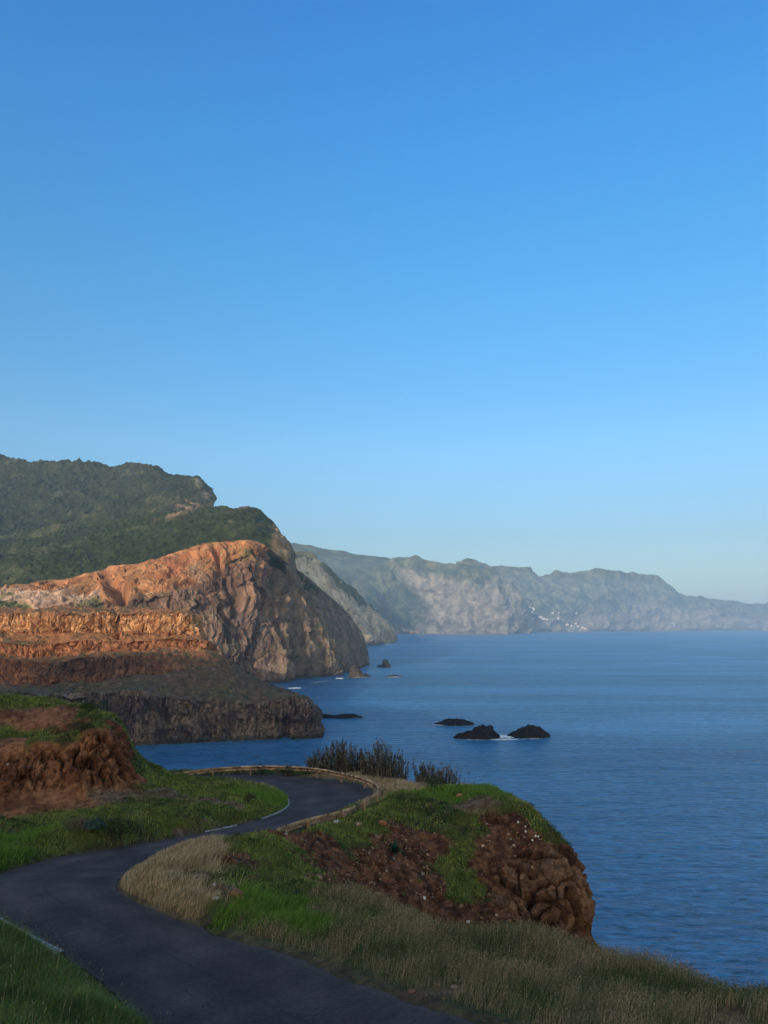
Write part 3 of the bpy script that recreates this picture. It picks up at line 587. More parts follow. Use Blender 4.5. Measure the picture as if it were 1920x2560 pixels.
# height control points: (px, py, forward distance)
CP3 = [
 # dry knoll and bank between the road and the drop
 (340,2190,34),(380,2165,38),(440,2122,43),(500,2104,42),(560,2102,43.5),(620,2100,44),(660,2094,46),(690,2086,48),
 (380,2230,31),(450,2180,35),(520,2150,38),(600,2130,41),(680,2120,43),(740,2130,44),(450,2250,30),(520,2230,31.5),(600,2230,32.5),(700,2200,36),
 (560,2290,28.5),(640,2260,30),(700,2262,31),(800,2240,33),(760,2300,28),(870,2238,34),(960,2275,32),(1050,2318,30),(1150,2340,29.5),(1250,2345,29.2),(1350,2352,29),(1440,2362,28.8),(1480,2372,28.4),
 (1550,2398,27.6),(1650,2430,26.6),(1750,2455,26),(1850,2472,25.5),(1920,2478,25.2),(2050,2500,24.6),(2300,2540,23.5),
 (900,2340,25.5),(1050,2400,23.5),(1200,2400,25.2),(1400,2420,25.4),(1600,2480,23.6),(1800,2510,23.2),(1920,2525,22.8),
 (1150,2480,20.6),(1250,2530,19.4),(1400,2500,21.2),(1600,2560,20.2),(1900,2590,20.6),(1500,2620,18),(1900,2700,17.5),
 # hollow behind the bank
 (820,2230,39),(900,2275,40),(1000,2345,41),(1100,2395,41.5),(1200,2410,42),(1300,2420,42),(1400,2425,42),(1460,2430,42),
 (1000,2370,36),(1150,2410,36),(1300,2420,36),(1430,2430,36),(1100,2380,33),(1300,2400,33),
 # face of the promontory
 (760,2140,47.5),(820,2180,46),(900,2235,46.5),(980,2290,47.5),(1080,2322,48.5),(1200,2340,49.5),(1300,2348,50.2),(1400,2350,51),(1455,2352,51.8),
 (720,2080,51.5),(800,2110,50.5),(900,2160,50.5),(1000,2200,51),(1100,2240,51.6),(1200,2250,52.6),(1300,2260,53.2),(1400,2265,53.6),(1462,2270,54),
 (800,2062,54),(900,2080,55),(1000,2110,55.5),(1100,2150,55.6),(1200,2160,56),(1300,2180,56),(1400,2190,55.4),(1468,2200,55.2),
 (850,2040,57),(930,2025,59.5),(1000,2040,60),(1100,2060,60.5),(1200,2060,60.5),(1300,2085,59.5),(1380,2125,58),(1440,2150,57),(1470,2160,56.5),
 (960,1990,65.5),(1050,2000,65),(1150,1995,65),(1220,1990,64.5),(1270,2008,63),(1330,2045,61.2),(1400,2102,59),
 (960,1968,71),(1040,1966,71),(1100,1968,70.5),(1180,1970,69),(1220,1972,68),(1262,1992,65.5),(1000,1966,76),(1100,1972,76),(900,1945,80),
 (800,1935,83),(700,1931,84),(600,1931,84),(500,1932,84),(420,1934,86),
 # inside of the hairpin and the slope up to the red bank
 (690,2010,65),(660,1995,65.5),(640,2025,60),(600,1985,66),(600,2020,60),(560,1965,70),(560,2010,60),(520,2050,53),(480,1955,70),(450,2000,60.5),(420,1932,73),(400,2050,52),(400,1920,71),
 (380,1975,63),(360,1905,70.5),(300,2000,59),(300,2080,48),(200,2040,54),(200,2095,46.5),(100,2080,49),(100,2130,43),(0,2090,48),(0,2150,41),(-150,2160,40),(-150,2090,48),(-300,2150,40),(-300,2060,50),
 (0,2035,56),(100,2028,57.5),(180,2010,58.8),(250,1990,60),(310,1965,62),(345,1930,64.5),(-200,2035,56),(-400,2035,56),
 # red bank: face, ledge, upper slope, crest
 (-200,1960,59.3),(-200,1880,60.5),(0,1970,58.8),(0,1890,60.2),(100,1960,59.6),(100,1875,61),(180,1945,60.6),(180,1858,62),(250,1925,61.6),(250,1840,63),(300,1900,63.2),(300,1845,64.2),(325,1895,65.5),
 (-200,1850,63.5),(0,1850,63.5),(100,1848,64),(180,1840,64.6),(250,1822,65.2),(-200,1822,66.5),(0,1822,66.5),(100,1820,66.8),(180,1814,67.2),
 (-200,1768,69.5),(0,1768,69.5),(100,1770,69.5),(180,1785,69.3),(240,1795,68.5),(285,1806,68),(300,1822,67.4),
 (-200,1745,73),(0,1744,73),(76,1758,72.5),(126,1747,73),(182,1765,72.5),(253,1780,71.5),(283,1795,71),(303,1808,70.5),(314,1838,70),(328,1876,69.5),(340,1900,72),
 (-200,1760,82),(0,1765,82),(126,1775,82),(253,1815,80),(310,1870,78),(350,1925,79),
 # near bank, left of the road
 (-200,2290,27),(0,2335,25.2),(80,2390,22.6),(150,2455,19.8),(225,2512,17.5),(0,2400,21.5),(0,2480,17.6),(0,2560,14.3),(100,2500,17.4),(170,2545,15.9),(-200,2400,20.5),(-200,2560,14),(240,2600,14.4),(290,2640,13.5),(100,2640,11.8),(0,2700,10.2),(300,2760,10),(700,2800,10.6),(1100,2800,12),
]
W3 = [np.array([-8, 3, 96.6]), np.array([-3, 4, 95.2]), np.array([0, 0.5, 98.0]), np.array([3, 3, 95.6]), np.array([9, 5, 93.2]), np.array([16, 10, 91]), np.array([0, 7, 93.6]), np.array([-4, 8, 93.4]), np.array([5, 9, 92.2]), np.array([-14, 8, 94.5]), np.array([-18, 16, 93])]
pts = [at(*p) for p in CP3] + W3
for k in range(0, len(ROAD)):
    pts.append(RL[k] + 0); pts.append(RR[k] + 0)
pts = np.array(pts)
# thin out duplicates, then multiquadric interpolation
keep = []
for p in pts:
    if all(np.hypot(*(p[:2] - q[:2])) > 0.7 for q in keep): keep.append(p)
pts = np.array(keep)
MC = 1.1
def phi(r2): return np.sqrt(r2 + MC * MC)
A = phi(((pts[:, None, :2] - pts[None, :, :2])**2).sum(-1)); n_ = len(pts)
M = np.zeros((n_ + 3, n_ + 3)); M[:n_, :n_] = A - 0.03 * np.eye(n_); Pm = np.c_[np.ones(n_), pts[:, :2]]; M[:n_, n_:] = Pm; M[n_:, :n_] = Pm.T
wts = np.linalg.solve(M, np.concatenate([pts[:, 2], np.zeros(3)]))
def hgt(XY):
    out = np.empty(len(XY))
    for s in range(0, len(XY), 60000):
        q = XY[s:s + 60000]
        d2 = ((q[:, None, :].astype(np.float32) - pts[None, :, :2].astype(np.float32))**2).sum(-1)
        out[s:s + 60000] = np.sqrt(d2 + MC * MC) @ wts[:n_].astype(np.float64) + wts[n_] + q @ wts[n_ + 1:]
    return out
COAST = [(2700,13),(2300,21),(1950,25.4),(1750,26.6),(1650,27.4),(1560,28.6),(1500,30),(1478,34),(1462,40),(1458,46),(1462,50),(1472,53),(1476,55),(1476,57),(1440,60),(1395,62),(1335,64.5),(1268,68),(1225,72),(1160,78),(1060,81),(980,84),(900,87),(800,89),(700,90),(600,90),(500,89),(400,89),(340,84),(325,80),(280,84),(200,88),(0,92),(-300,95)]
CO = np.array([[(px - 960) / F * d / 1.06 - 0.95 * (px > 1380) * (d > 30), d] for px, d in COAST]); CO = np.concatenate([CO, [[-110, 120], [-200, 160]]])
POLY = np.concatenate([CO, [[-260, 160], [-260, -60], [40, -60]]])
def inside(XY):
    x, y = XY[:, 0], XY[:, 1]; c = np.zeros(len(XY), bool); n = len(POLY)
    for i in range(n):
        x0, y0 = POLY[i]; x1, y1 = POLY[(i + 1) % n]
        if y0 == y1: continue
        c ^= ((y0 > y) != (y1 > y)) & (x < (x1 - x0) * (y - y0) / (y1 - y0) + x0)
    return c
# polar grid: angle from the view axis x distance
NA = 1150; th = np.linspace(R(-43), R(43), NA)
rr_ = [3.0]
while rr_[-1] < 135:
    r = rr_[-1]; rr_.append(r + r * (0.0046 if r < 13 else 0.0026 if r < 44 else 0.00165 if r < 76 else 0.004))
rr_ = np.array(rr_); NR = len(rr_)
X = rr_[:, None] * np.sin(th)[None]; Y = rr_[:, None] * np.cos(th)[None]
XY = np.stack([X.ravel(), Y.ravel()], -1)
P0 = np.concatenate([XY, np.zeros((len(XY), 1))], 1)
ZT = hgt(XY)
dL, pL, _ = near_line(XY, RLs); dR, pR, _ = near_line(XY, RRs)
zL = np.interp(pL, np.arange(len(RLs)), RLs[:, 2]); zR = np.interp(pR, np.arange(len(RRs)), RRs[:, 2]); rz = (zL * dR + zR * dL) / (dL + dR + 1e-6)
def in_poly(XY, PG):
    x, y = XY[:, 0], XY[:, 1]; c = np.zeros(len(XY), bool)
    for i in range(len(PG)):
        x0, y0 = PG[i]; x1, y1 = PG[(i + 1) % len(PG)]
        if y0 != y1: c ^= ((y0 > y) != (y1 > y)) & (x < (x1 - x0) * (y - y0) / (y1 - y0) + x0)
    return c
rin = in_poly(XY, np.concatenate([RLs[:, :2], RRs[::-1, :2]]))
out_ = np.where(rin, -1, 1) * np.minimum(dL, dR)      # metres outside the road edge
# relief: hummocks away from the road
RAILP = [(455,1930,16.0),(593,1916,15.8),(680,1914,15.6),(757,1917,15.5),(815,1924,15.4),(872,1936,15.3),(916,1947,15.2),(940,1959,15.15),(948,1971,15.1),(940,1983,15.0),(911,2002,14.9),(882,2017,14.75),(843,2029,14.6),(790,2041,14.45),(742,2054,14.3),(692,2072,14.15)]
RPW = np.array([atz(a, b, EYE - h + 0.92) for a, b, h in RAILP]); drail = near_line(XY, RPW)[0]
rel = sstep(0.0, 2.5, out_) * (0.15 + 0.85 * sstep(0.8, 3.0, drail))
G3 = np.concatenate([XY, ZT[:, None]], 1)
gx = np.gradient(ZT.reshape(NR, NA), axis=0) / np.gradient(rr_)[:, None]; slope = np.abs(gx).ravel()
hum = fbm(P0, 3.8, 3.8, 3.8, 4, 1.0) * 0.55 + fbm(P0, 0.9, 0.9, 0.9, 2, 4.0) * 0.07
ZT = ZT + hum * rel * 0.9 - 0.40 * np.exp(-(drail / 1.1)**2) * (out_ > 0.1) * (XY[:, 1] < 76)
q, _, _ = near_line(XY, CO); ins = inside(XY); q = np.where(ins, -q, q)
qn = q + fbm(P0, 7, 7, 7, 3, 8.0) * 0.8 + fbm(P0, 1.6, 1.6, 1.6, 2, 9.0) * 0.3
ZT = ZT - np.where(qn > -1.5, np.minimum((qn + 1.5)**2 * 0.25, 1e9), 0) - np.maximum(qn - 0.5, 0) * 7.0
w = sstep(0.9, 0.0, out_); ZT = ZT * (1 - w) + (rz - 0.055 - 0.10 * sstep(0.3, 1.0, -out_)) * w
lip = (out_ > 0) & (out_ < 1.3); ZT = np.where(lip, np.maximum(ZT, rz - 0.05), ZT)
edge = sstep(0.0, 0.25, out_) * sstep(0.9, 0.25, out_); ZT = ZT + edge * 0.10
ZT = np.maximum(ZT, -6)
G = np.stack([X, Y, ZT.reshape(NR, NA)], -1)
# which vertices does the eye point see (for reading the labels below)
elev = (G[..., 2] - EYE) / np.hypot(X, Y); run = np.maximum.accumulate(elev, 0); vis = elev >= run - 1e-4; visv = elev + 0.9 / np.hypot(X, Y) >= run
PX, PY = proj(G)
visf = np.flatnonzero((vis & (PX > -450) & (PX < 2300) & (PY < 2800)).ravel()); vpx, vpy = PX.ravel()[visf], PY.ravel()[visf]
Gf = G.reshape(-1, 3)
def pick(px, py, tol=None):
    i = np.argmin((vpx - px)**2 + (vpy - py)**2); return Gf[visf[i]]
CLS = {
 'straw': [(330,2180),(350,2210),(400,2170),(440,2135),(480,2118),(420,2220),(360,2230),(480,2260),(430,2270),(460,2150),(510,2140),(380,2190),(560,2165),(520,2260),(450,2205),(1000,1966),(960,1960),(1040,1967),(975,1970),(820,1944),(870,1954),(900,1965),(1100,1968)],
 'lush': [(560,2310),(600,2290),(650,2290),(700,2310),(780,2290),(640,2265),(680,2262),(620,2250),(760,2310),(20,2150),(60,2100),(0,2110),(700,2005),(650,1990),(1180,1980),(1100,1984)],
 'green': [(640,2110),(700,2125),(740,2150),(700,2155),(650,2140),(770,2175),(300,2080),(500,2050),(600,2000),(640,2030),(450,1980),(380,1960),(200,2080),(120,2120),(150,2040),(550,1960),(400,1940),(420,2050),(330,2040),(560,2030),
           (60,1760),(150,1760),(0,1755),(30,1838),(100,1845),(215,1822),(250,1790),(380,1915),(340,2105),(220,2115),(1010,2035),(950,2030),(900,2060),(1160,2105),(1145,2170),(1180,2050),(1170,2230),(1280,2015),(1345,2060),(870,2090),(830,2075),(700,2100)],
 'scrub': [(250,2085),(120,2065),(400,2005),(480,2035),(330,2075),(60,2070),(1120,2030),(1190,2070),(1050,2010),(620,2180),(680,2190),(740,2205),(780,2215),(820,2225),(640,2200),(720,2230),(570,2195),(180,1842),(230,1805),(350,1905),(1400,2085),(1440,2130),(890,2125),(700,2080),(740,2075),(280,1800),(640,1936),(720,1934),(550,1936),(450,1938),(1060,2060)],
 'meadow': [(1000,2468),(1100,2500),(1180,2525),(930,2440),(1250,2550),(850,2290),(900,2290),(1000,2330),(1100,2370),(1200,2400),(1400,2390),(1600,2450),(1800,2500),(1900,2530),(850,2360),(1000,2420),(1300,2500),(1500,2540),(900,2245),(820,2245),(1150,2450),(1700,2550),(1250,2360),(1500,2420),(700,2350),(620,2330),(540,2300)],
 'bare': [(455,2092),(500,2047),(275,1992),(430,1990),(560,2012),(700,2062),(1180,2012),(1030,2508),(1900,2558),(500,2235),(490,2185)],
 'scree': [(1225,2065),(1260,2140),(1230,2160),(1240,2230),(1020,2090),(1060,2100),(1080,2130),(1100,2240),(1060,2230),(950,2190),(900,2170),(870,2220),(840,2170),(760,2150),(800,2190),(850,2200),(700,2098),(740,2110),(950,2110),(920,2140),(1000,2140),(970,2240),(1160,2280),(1150,2320),(800,2130),(1215,2120),(1290,2120),(1320,2150),(860,2190),(900,2210),(950,2240),(1000,2270),(1060,2290),(1100,2300),(1200,2310),(1300,2320),(800,2160),(780,2120),(830,2130),(760,2100),(1020,2120),(1060,2140),(1080,2200),(1040,2230),(1230,2280),(1260,2110),(1280,2070),(1330,2110),(1240,2180),(1380,2320),(1440,2335),(560,2250),(540,2240),(1000,2180),(930,2190),(620,2255), (1220,2200),(590,2160),(570,2140)],
 'rock': [(1300,2125),(1350,2130),(1250,2200),(1250,2250),(1270,2170),(1290,2200),(1350,2160),(1400,2200),(1440,2200),(1440,2270),(1380,2260),(1320,2240),(1460,2250),(1420,2150),(1400,2300),(1340,2290),(1460,2310)],
 'earth': [(50,1980),(150,1960),(250,1920),(300,1880),(50,1920),(150,1900),(250,1850),(320,1930),(30,1880),(200,1870),(60,1800),(130,1790),(220,1808),(0,1790),(100,2000),(30,2010),(180,1985),(270,1955),(-100,1900),(-100,1980),(-100,1800),(0,1860),(100,1870),(290,1830),(310,1860)],
 'verge': [(50,2420),(200,2500),(300,2560),(20,2500),(0,2380),(120,2440),(250,2520),(100,2540),(-100,2400),(30,2360)],
}
names = list(CLS); LP, LC = [], []
for k, n in enumerate(names):
    for p in CLS[n]: LP.append(pick(*p)); LC.append(k)
LP = np.array(LP); LC = np.array(LC)
warp = np.stack([fbm(Gf, 2.2, 2.2, 2.2, 3, 31.0), fbm(Gf, 2.2, 2.2, 2.2, 3, 47.0), fbm(Gf, 2.2, 2.2, 2.2, 2, 59.0)], -1) * 1.5
Q = Gf + warp; wcl = np.zeros((len(Gf), len(names)), np.float32)
for s in range(0, len(Q), 60000):
    d2 = ((Q[s:s + 60000, None, :].astype(np.float32) - LP[None].astype(np.float32))**2).sum(-1) + 0.05
    ww = 1 / d2**3
    for k in range(len(names)): wcl[s:s + 60000, k] = ww[:, LC == k].sum(1)
wcl /= wcl.sum(1, keepdims=True); wcl = wcl**1.5; wcl /= wcl.sum(1, keepdims=True)
C = {n: wcl[:, k] for k, n in enumerate(names)}
n1 = fbm(Gf, 4, 4, 4, 4, 3.0); n2 = fbm(Gf, 0.7, 0.7, 0.9, 3, 5.0)
def pal(a, b, t): return mixc(a, b, sstep(-0.4, 0.4, t))
cols = {'straw': pal((0.20,0.145,0.07), (0.30,0.22,0.11), n2), 'lush': pal((0.045,0.085,0.014), (0.08,0.13,0.02), n2), 'green': pal((0.045,0.066,0.016), (0.10,0.115,0.028), n1 + n2 * .6),
        'scrub': pal((0.022,0.038,0.014), (0.07,0.055,0.025), n2 + n1), 'meadow': pal((0.06,0.075,0.028), (0.13,0.11,0.05), n2), 'bare': pal((0.11,0.062,0.038), (0.20,0.13,0.085), n2),
        'scree': pal((0.060,0.026,0.017), (0.17,0.078,0.046), n2 * 1.2 + n1 * .7), 'rock': pal((0.10,0.050,0.030), (0.20,0.105,0.060), n2 + n1 * .6), 'earth': pal((0.13,0.05,0.026), (0.29,0.125,0.062), n1 + n2 * .7),
        'verge': pal((0.022,0.045,0.012), (0.05,0.075,0.02), n2)}
rgb = sum(C[n][:, None] * cols[n] for n in names)
cliffm = sstep(0.3, 1.5, qn)[:, None]; rgb = rgb * (1 - cliffm) + np.array([0.13, 0.075, 0.045]) * cliffm
ed = (sstep(0.6, 0.05, out_ + 0.3 * n2))[:, None]; rgb = rgb * (1 - ed * 0.8) + np.array([0.075, 0.055, 0.042]) * ed * 0.8
# relief of the bare faces: runnels, blocks, pockets
Nn = gnormals(G); Nn = np.where(Nn[..., 2:3] < 0, -Nn, Nn)
def gr(a): return np.asarray(a).reshape(NR, NA)
ea, ro, scm = gr(C['earth']), gr(np.clip(C['rock'] * 1.3, 0, 1)), gr(C['scree'])
steep = sstep(0.12, 0.5, 1 - Nn[..., 2]); off = np.maximum(0, gr(out_)); act = sstep(0.3, 1.5, off)
Gz = G.copy(); rn = ridged(Gz, 1.5, 1.5, 6.5, 3, 2.0) - 0.55
wq = np.stack([fbm(Gz, 1.8, 1.8, 1.8, 3, 61.0), fbm(Gz, 1.8, 1.8, 1.8, 3, 67.0), fbm(Gz, 1.8, 1.8, 1.8, 3, 71.0)], -1)
Wg = Gz + wq * 0.5; mro = (ro > 0.03) & (PX > -200) & (PX < 2100); mall = ((ro > 0.03) | (ea > 0.1) | (scm > 0.1)) & (PX > -300) & (PX < 2100)
crk1 = sstep(0.70, 0.95, ridged(Wg, 1.3, 1.3, 9.0, 2, 2.0)); crk2 = sstep(0.66, 0.92, ridged(Wg, 0.55, 0.55, 3.6, 2, 9.0)); crk3 = sstep(0.80, 0.96, ridged(Gz + wq * 0.7, 2.6, 2.6, 7.0, 2, 6.0))
fA, iA, tA = facets(Gz + 0.5 * wq, 1.9, 1.9, 3.0, 3.0, mro); fB, iB, tB = facets(Gz + 0.2 * wq, 0.75, 0.75, 1.0, 5.0, mro); fC, iC, tC = facets(Gz + 0.2 * wq, 0.45, 0.45, 0.42, 6.0, mall)
f21 = fA
D = ea * steep * (-crk1 * 0.50 - crk2 * 0.28 + fbm(Gz, 3.5, 3.5, 6, 2, 7.0) * 0.5 + fbm(Gz, 0.8, 0.8, 1.6, 3, 7.0) * 0.2 + tC * 0.10 + (iC - .5) * 0.10)
D += ro * ((iA - 0.5) * 0.7 + tA * 0.35 + (iB - 0.5) * 0.20 + tB * 0.16 + tC * 0.06 - 0.42 * sstep(0.06, 0.0, fA) - 0.10 * sstep(0.06, 0, fB) - crk3 * 1.2)
D += scm * (tC * 0.14 + (iC - 0.5) * 0.16)
D += scm * (fbm(Gz, 1.0, 1.0, 0.8, 4, 13.0) * 0.22 + (ridged(Gz, 2.2, 2.2, 3.5, 2, 5.0) - 0.5) * 0.4 * steep)
D += gr(sstep(0.3, 2.0, qn)) * (ridged(Gz, 3, 3, 12, 3, 2.0) - 0.5) * 1.0
D += crease(PX, PY, [(1385, 2325), (1420, 2300), (1462, 2330)], 22) * ro * -2.4
G = G + Nn * (D * act)[..., None]
crack = (sstep(0.10, 0.0, f21) + 0.5 * sstep(0.08, 0.0, fB)) * ro
crev_shade = np.clip(crack + ro * crk3 + ea * steep * (crk1 * 0.8 + crk2 * 0.5), 0, 1)       # crevice shade painted into the colour of joints and cracks
rgb = rgb * (1 - 0.65 * crev_shade.reshape(-1, 1))
band = nz(np.stack([Gz[..., 0] / 14, Gz[..., 1] / 14, Gz[..., 2] / 0.42 + 0.5 * wq[..., 0]], -1), 1, 1, 1, 5.0)
rgb = rgb * (1 + 0.38 * (ea * steep).reshape(-1, 1) * band.reshape(-1, 1) + 0.25 * ro.reshape(-1, 1) * band.reshape(-1, 1))
ground_mat = land_mat('open_ground', 0.45, 0.17, contrast=0.5, det=8, crack=0.6)
gobj = setp(mesh_obj('ground', G, grid_quads(NR, NA), mat=ground_mat, col=rgb), 'structure')
hard = np.clip(ro + ea * steep + 0.6 * scm, 0, 1) > 0.35            # broken rock and earth keep their edges
gobj.data.polygons.foreach_set('use_smooth', ~hard[:-1, :-1].ravel())
Gf = G.reshape(-1, 3); PX, PY = proj(G)
elev = (G[..., 2] - EYE) / np.hypot(G[..., 0], G[..., 1]); run = np.maximum.accumulate(elev, 0)
vis = elev >= run - 1e-4; visv = (elev + 0.8 / np.hypot(X, Y) >= run)
visf = np.flatnonzero((vis & (PX > -450) & (PX < 2300) & (PY < 2800)).ravel()); vpx, vpy = PX.ravel()[visf], PY.ravel()[visf]

# ---------------------------------------------------------------- road
def make_road():
    m, t, b = newmat('asphalt')
    g = N(t, 'ShaderNodeNewGeometry')
    def no(scale, det=4.0, ro=0.6):
        n = N(t, 'ShaderNodeTexNoise', i_Scale=scale, i_Detail=det, i_Roughness=ro); t.links.new(g.outputs['Position'], n.inputs['Vector']); return n.outputs['Fac']
    big_, fine = no(0.35, 5.0), no(9.0, 6.0, 0.85)
    vc = N(t, 'ShaderNodeVertexColor', layer_name='Col')
    mr = N(t, 'ShaderNodeMapRange'); mr.inputs['From Min'].default_value = 0.3; mr.inputs['From Max'].default_value = 0.7; mr.inputs['To Min'].default_value = 0.82; mr.inputs['To Max'].default_value = 1.2
    m2_ = N(t, 'ShaderNodeMapRange'); m2_.inputs['From Min'].default_value = 0.3; m2_.inputs['From Max'].default_value = 0.75; m2_.inputs['To Min'].default_value = 0.45; m2_.inputs['To Max'].default_value = 1.9
    t.links.new(big_, mr.inputs['Value']); t.links.new(fine, m2_.inputs['Value'])
    mu = N(t, 'ShaderNodeMath', operation='MULTIPLY'); t.links.new(mr.outputs[0], mu.inputs[0]); t.links.new(m2_.outputs[0], mu.inputs[1])
    mx = N(t, 'ShaderNodeMix', data_type='RGBA', blend_type='MULTIPLY'); mx.inputs[0].default_value = 1
    dn_ = N(t, 'ShaderNodeTexNoise', i_Scale=0.8, i_Detail=4.0); t.links.new(g.outputs['Position'], dn_.inputs['Vector'])
    av = N(t, 'ShaderNodeVectorMath', operation='MULTIPLY_ADD'); av.inputs[1].default_value = (1.6, 1.6, 1.6); t.links.new(dn_.outputs['Color'], av.inputs[0]); t.links.new(g.outputs['Position'], av.inputs[2])
    vo = N(t, 'ShaderNodeTexVoronoi', feature='DISTANCE_TO_EDGE', i_Scale=0.55); t.links.new(av.outputs[0], vo.inputs['Vector'])
    c1 = N(t, 'ShaderNodeMapRange'); c1.inputs['From Max'].default_value = 0.022; c1.inputs['To Min'].default_value = 0.68; t.links.new(vo.outputs['Distance'], c1.inputs['Value'])
    pm_ = N(t, 'ShaderNodeMapRange'); pm_.inputs['From Min'].default_value = 0.50; pm_.inputs['From Max'].default_value = 0.58; t.links.new(no(0.13, 2.0), pm_.inputs['Value'])
    c2 = N(t, 'ShaderNodeMix', data_type='FLOAT'); c2.inputs[2].default_value = 1.0; t.links.new(pm_.outputs[0], c2.inputs[0]); t.links.new(c1.outputs[0], c2.inputs[3])
    mu2 = N(t, 'ShaderNodeMath', operation='MULTIPLY'); t.links.new(mu.outputs[0], mu2.inputs[0]); t.links.new(c2.outputs[0], mu2.inputs[1])
    t.links.new(vc.outputs['Color'], mx.inputs[6]); t.links.new(mu2.outputs[0], mx.inputs[7]); t.links.new(mx.outputs[2], b.inputs['Base Color'])
    bp = N(t, 'ShaderNodeBump'); bp.inputs['Distance'].default_value = 0.006; t.links.new(fine, bp.inputs['Height']); t.links.new(bp.outputs[0], b.inputs['Normal'])
    b.inputs['Roughness'].default_value = 0.85; b.inputs['Specular IOR Level'].default_value = 0.25
    a, c = cr(RL, 40), cr(RR, 40); k = 41; u = np.linspace(0, 1, k)[None, :, None]
    G_ = a[:, None] * (1 - u) + c[:, None] * u
    ctr = (a + c)[:, None] / 2; wob = fbm(G_, 1.3, 1.3, 1.3, 3) * 0.22; dirn = (a - c); dirn /= np.linalg.norm(dirn, axis=1, keepdims=True)
    e = (np.abs(u[..., 0] - 0.5) > 0.49); G_ = G_ + dirn[:, None] * (wob * e)[..., None]
    G_[..., 2] += 0.05 * (1 - (2 * u[..., 0] - 1)**2) - 0.02 + fbm(G_, 6, 6, 6, 2) * 0.015
    n = fbm(G_, 2.5, 2.5, 2.5, 4, 3.0); uu = np.repeat(u[..., 0], len(G_), 0)
    wear = np.exp(-((uu - 0.27) / 0.1)**2) + np.exp(-((uu - 0.73) / 0.1)**2)
    col = mixc((0.036, 0.025, 0.027), (0.056, 0.041, 0.042), sstep(-0.4, 0.4, n)) * (1 + 0.28 * wear)[..., None]
    dust = sstep(0.44, 0.5, np.abs(uu - 0.5) + 0.03 * n); col = mixc(col, (0.075, 0.060, 0.050), dust * 0.6)
    for (pu0, pu1, q0, q1, kk) in ((0.55, 0.93, 300, 345, 0.78), (0.08, 0.42, 190, 214, 0.82), (0.3, 0.7, 430, 470, 1.2), (0.1, 0.5, 560, 590, 0.8)):
        rowi = np.arange(len(G_))[:, None] + 4 * n; pm = sstep(pu0 - .01, pu0, uu + .01 * n) * sstep(pu1 + .01, pu1, uu) * sstep(q0 - 1, q0, rowi) * sstep(q1 + 1, q1, rowi); col = col * (1 + (kk - 1) * pm)[..., None]
    seam = sstep(0.02, 0.0, np.abs(uu - 0.52 - 0.01 * n)) * 0.25; col = col * (1 - seam)[..., None]
    ck = ridged(G_, 3.0, 3.0, 3.0, 2, 8.0); col = col * (1 - 0.45 * sstep(0.975, 0.995, ck))[..., None]
    setp(mesh_obj('road', G_, grid_quads(*G_.shape[:2]), mat=m, col=col), 'structure')
make_road()
kerb_mat = simple_mat('painted_concrete', (0.27, 0.27, 0.26), var=0.45, scale=2.5, bump=0.01)
def make_kerb(line, i0, i1, wide, high):
    P = line[i0:i1]; T = np.gradient(P, axis=0); T /= np.linalg.norm(T, axis=1, keepdims=True); nrm = np.stack([-T[:, 1], T[:, 0], np.zeros(len(T))], -1)
    if ((P[0] + nrm[0]) - RC[len(RC) // 2] * 0) @ np.array([0, 0, 1]) is None: pass
    d0 = near_line((P + nrm)[:, :2], RC)[0].mean(); d1 = near_line((P - nrm)[:, :2], RC)[0].mean()
    if d1 > d0: nrm = -nrm
    prof = [(-0.01, -0.15), (0.0, high * 0.85), (0.02, high), (wide, high), (wide + 0.02, -0.15)]
    wob = fbm(P, 0.8, 0.8, 0.8, 2)[:, None] * 0.02
    G_ = np.stack([P + nrm * a + np.array([0, 0, b]) + wob * (b > 0) for a, b in prof], 1)
    setp(mesh_obj('kerb', G_, grid_quads(*G_.shape[:2]), mat=kerb_mat, smooth=False), 'structure')
KL = cr(RL, 8)
make_kerb(KL, 13 * 8 + 6, 17 * 8 - 2, 0.11, 0.08)
make_kerb(KL, 12 * 8 + 4, 13 * 8 + 2, 0.12, 0.05)
make_kerb(KL, 4 * 8 + 1, 6 * 8 + 4, 0.5, 0.18)

# ---------------------------------------------------------------- grasses
area = (rr_[:, None] * (th[1] - th[0]) * np.gradient(rr_)[:, None] * np.ones((1, NA))).ravel()
slp = np.maximum(0.25, Nn[..., 2]).ravel(); area = area / slp
dist = np.hypot(X, Y).ravel(); infr = ((PX > -260) & (PX < 2200) & (PY < 2760)).ravel() & visv.ravel()
KLn = cr(RL, 8)
dk1 = near_line(XY, KLn[108:136])[0]; dk2 = near_line(XY, KLn[33:52])[0]
okv = infr & (out_ > 0.12) & (qn < 0.9) & (drail > 0.22) & (dk1 > 0.16) & (dk2 > 0.62)
short = 0.25 + 0.75 * sstep(0.3, 1.6, drail)
def scatter(dens, n_max, lod0=22.0, lodp=1.6):
    p = area * dens * okv * np.minimum(1, (lod0 / dist))**lodp; tot = p.sum(); n = int(min(n_max, tot))
    i = rng.choice(len(p), n, p=p / tot); 
    j = np.clip(i + 0, 0, len(p) - NA - 2); a, b = rng.random(n)[:, None], rng.random(n)[:, None]
    P = Gf[j] + (Gf[j + 1] - Gf[j]) * a + (Gf[j + NA] - Gf[j]) * b
    print('scatter', n, round(tot)); return P, i
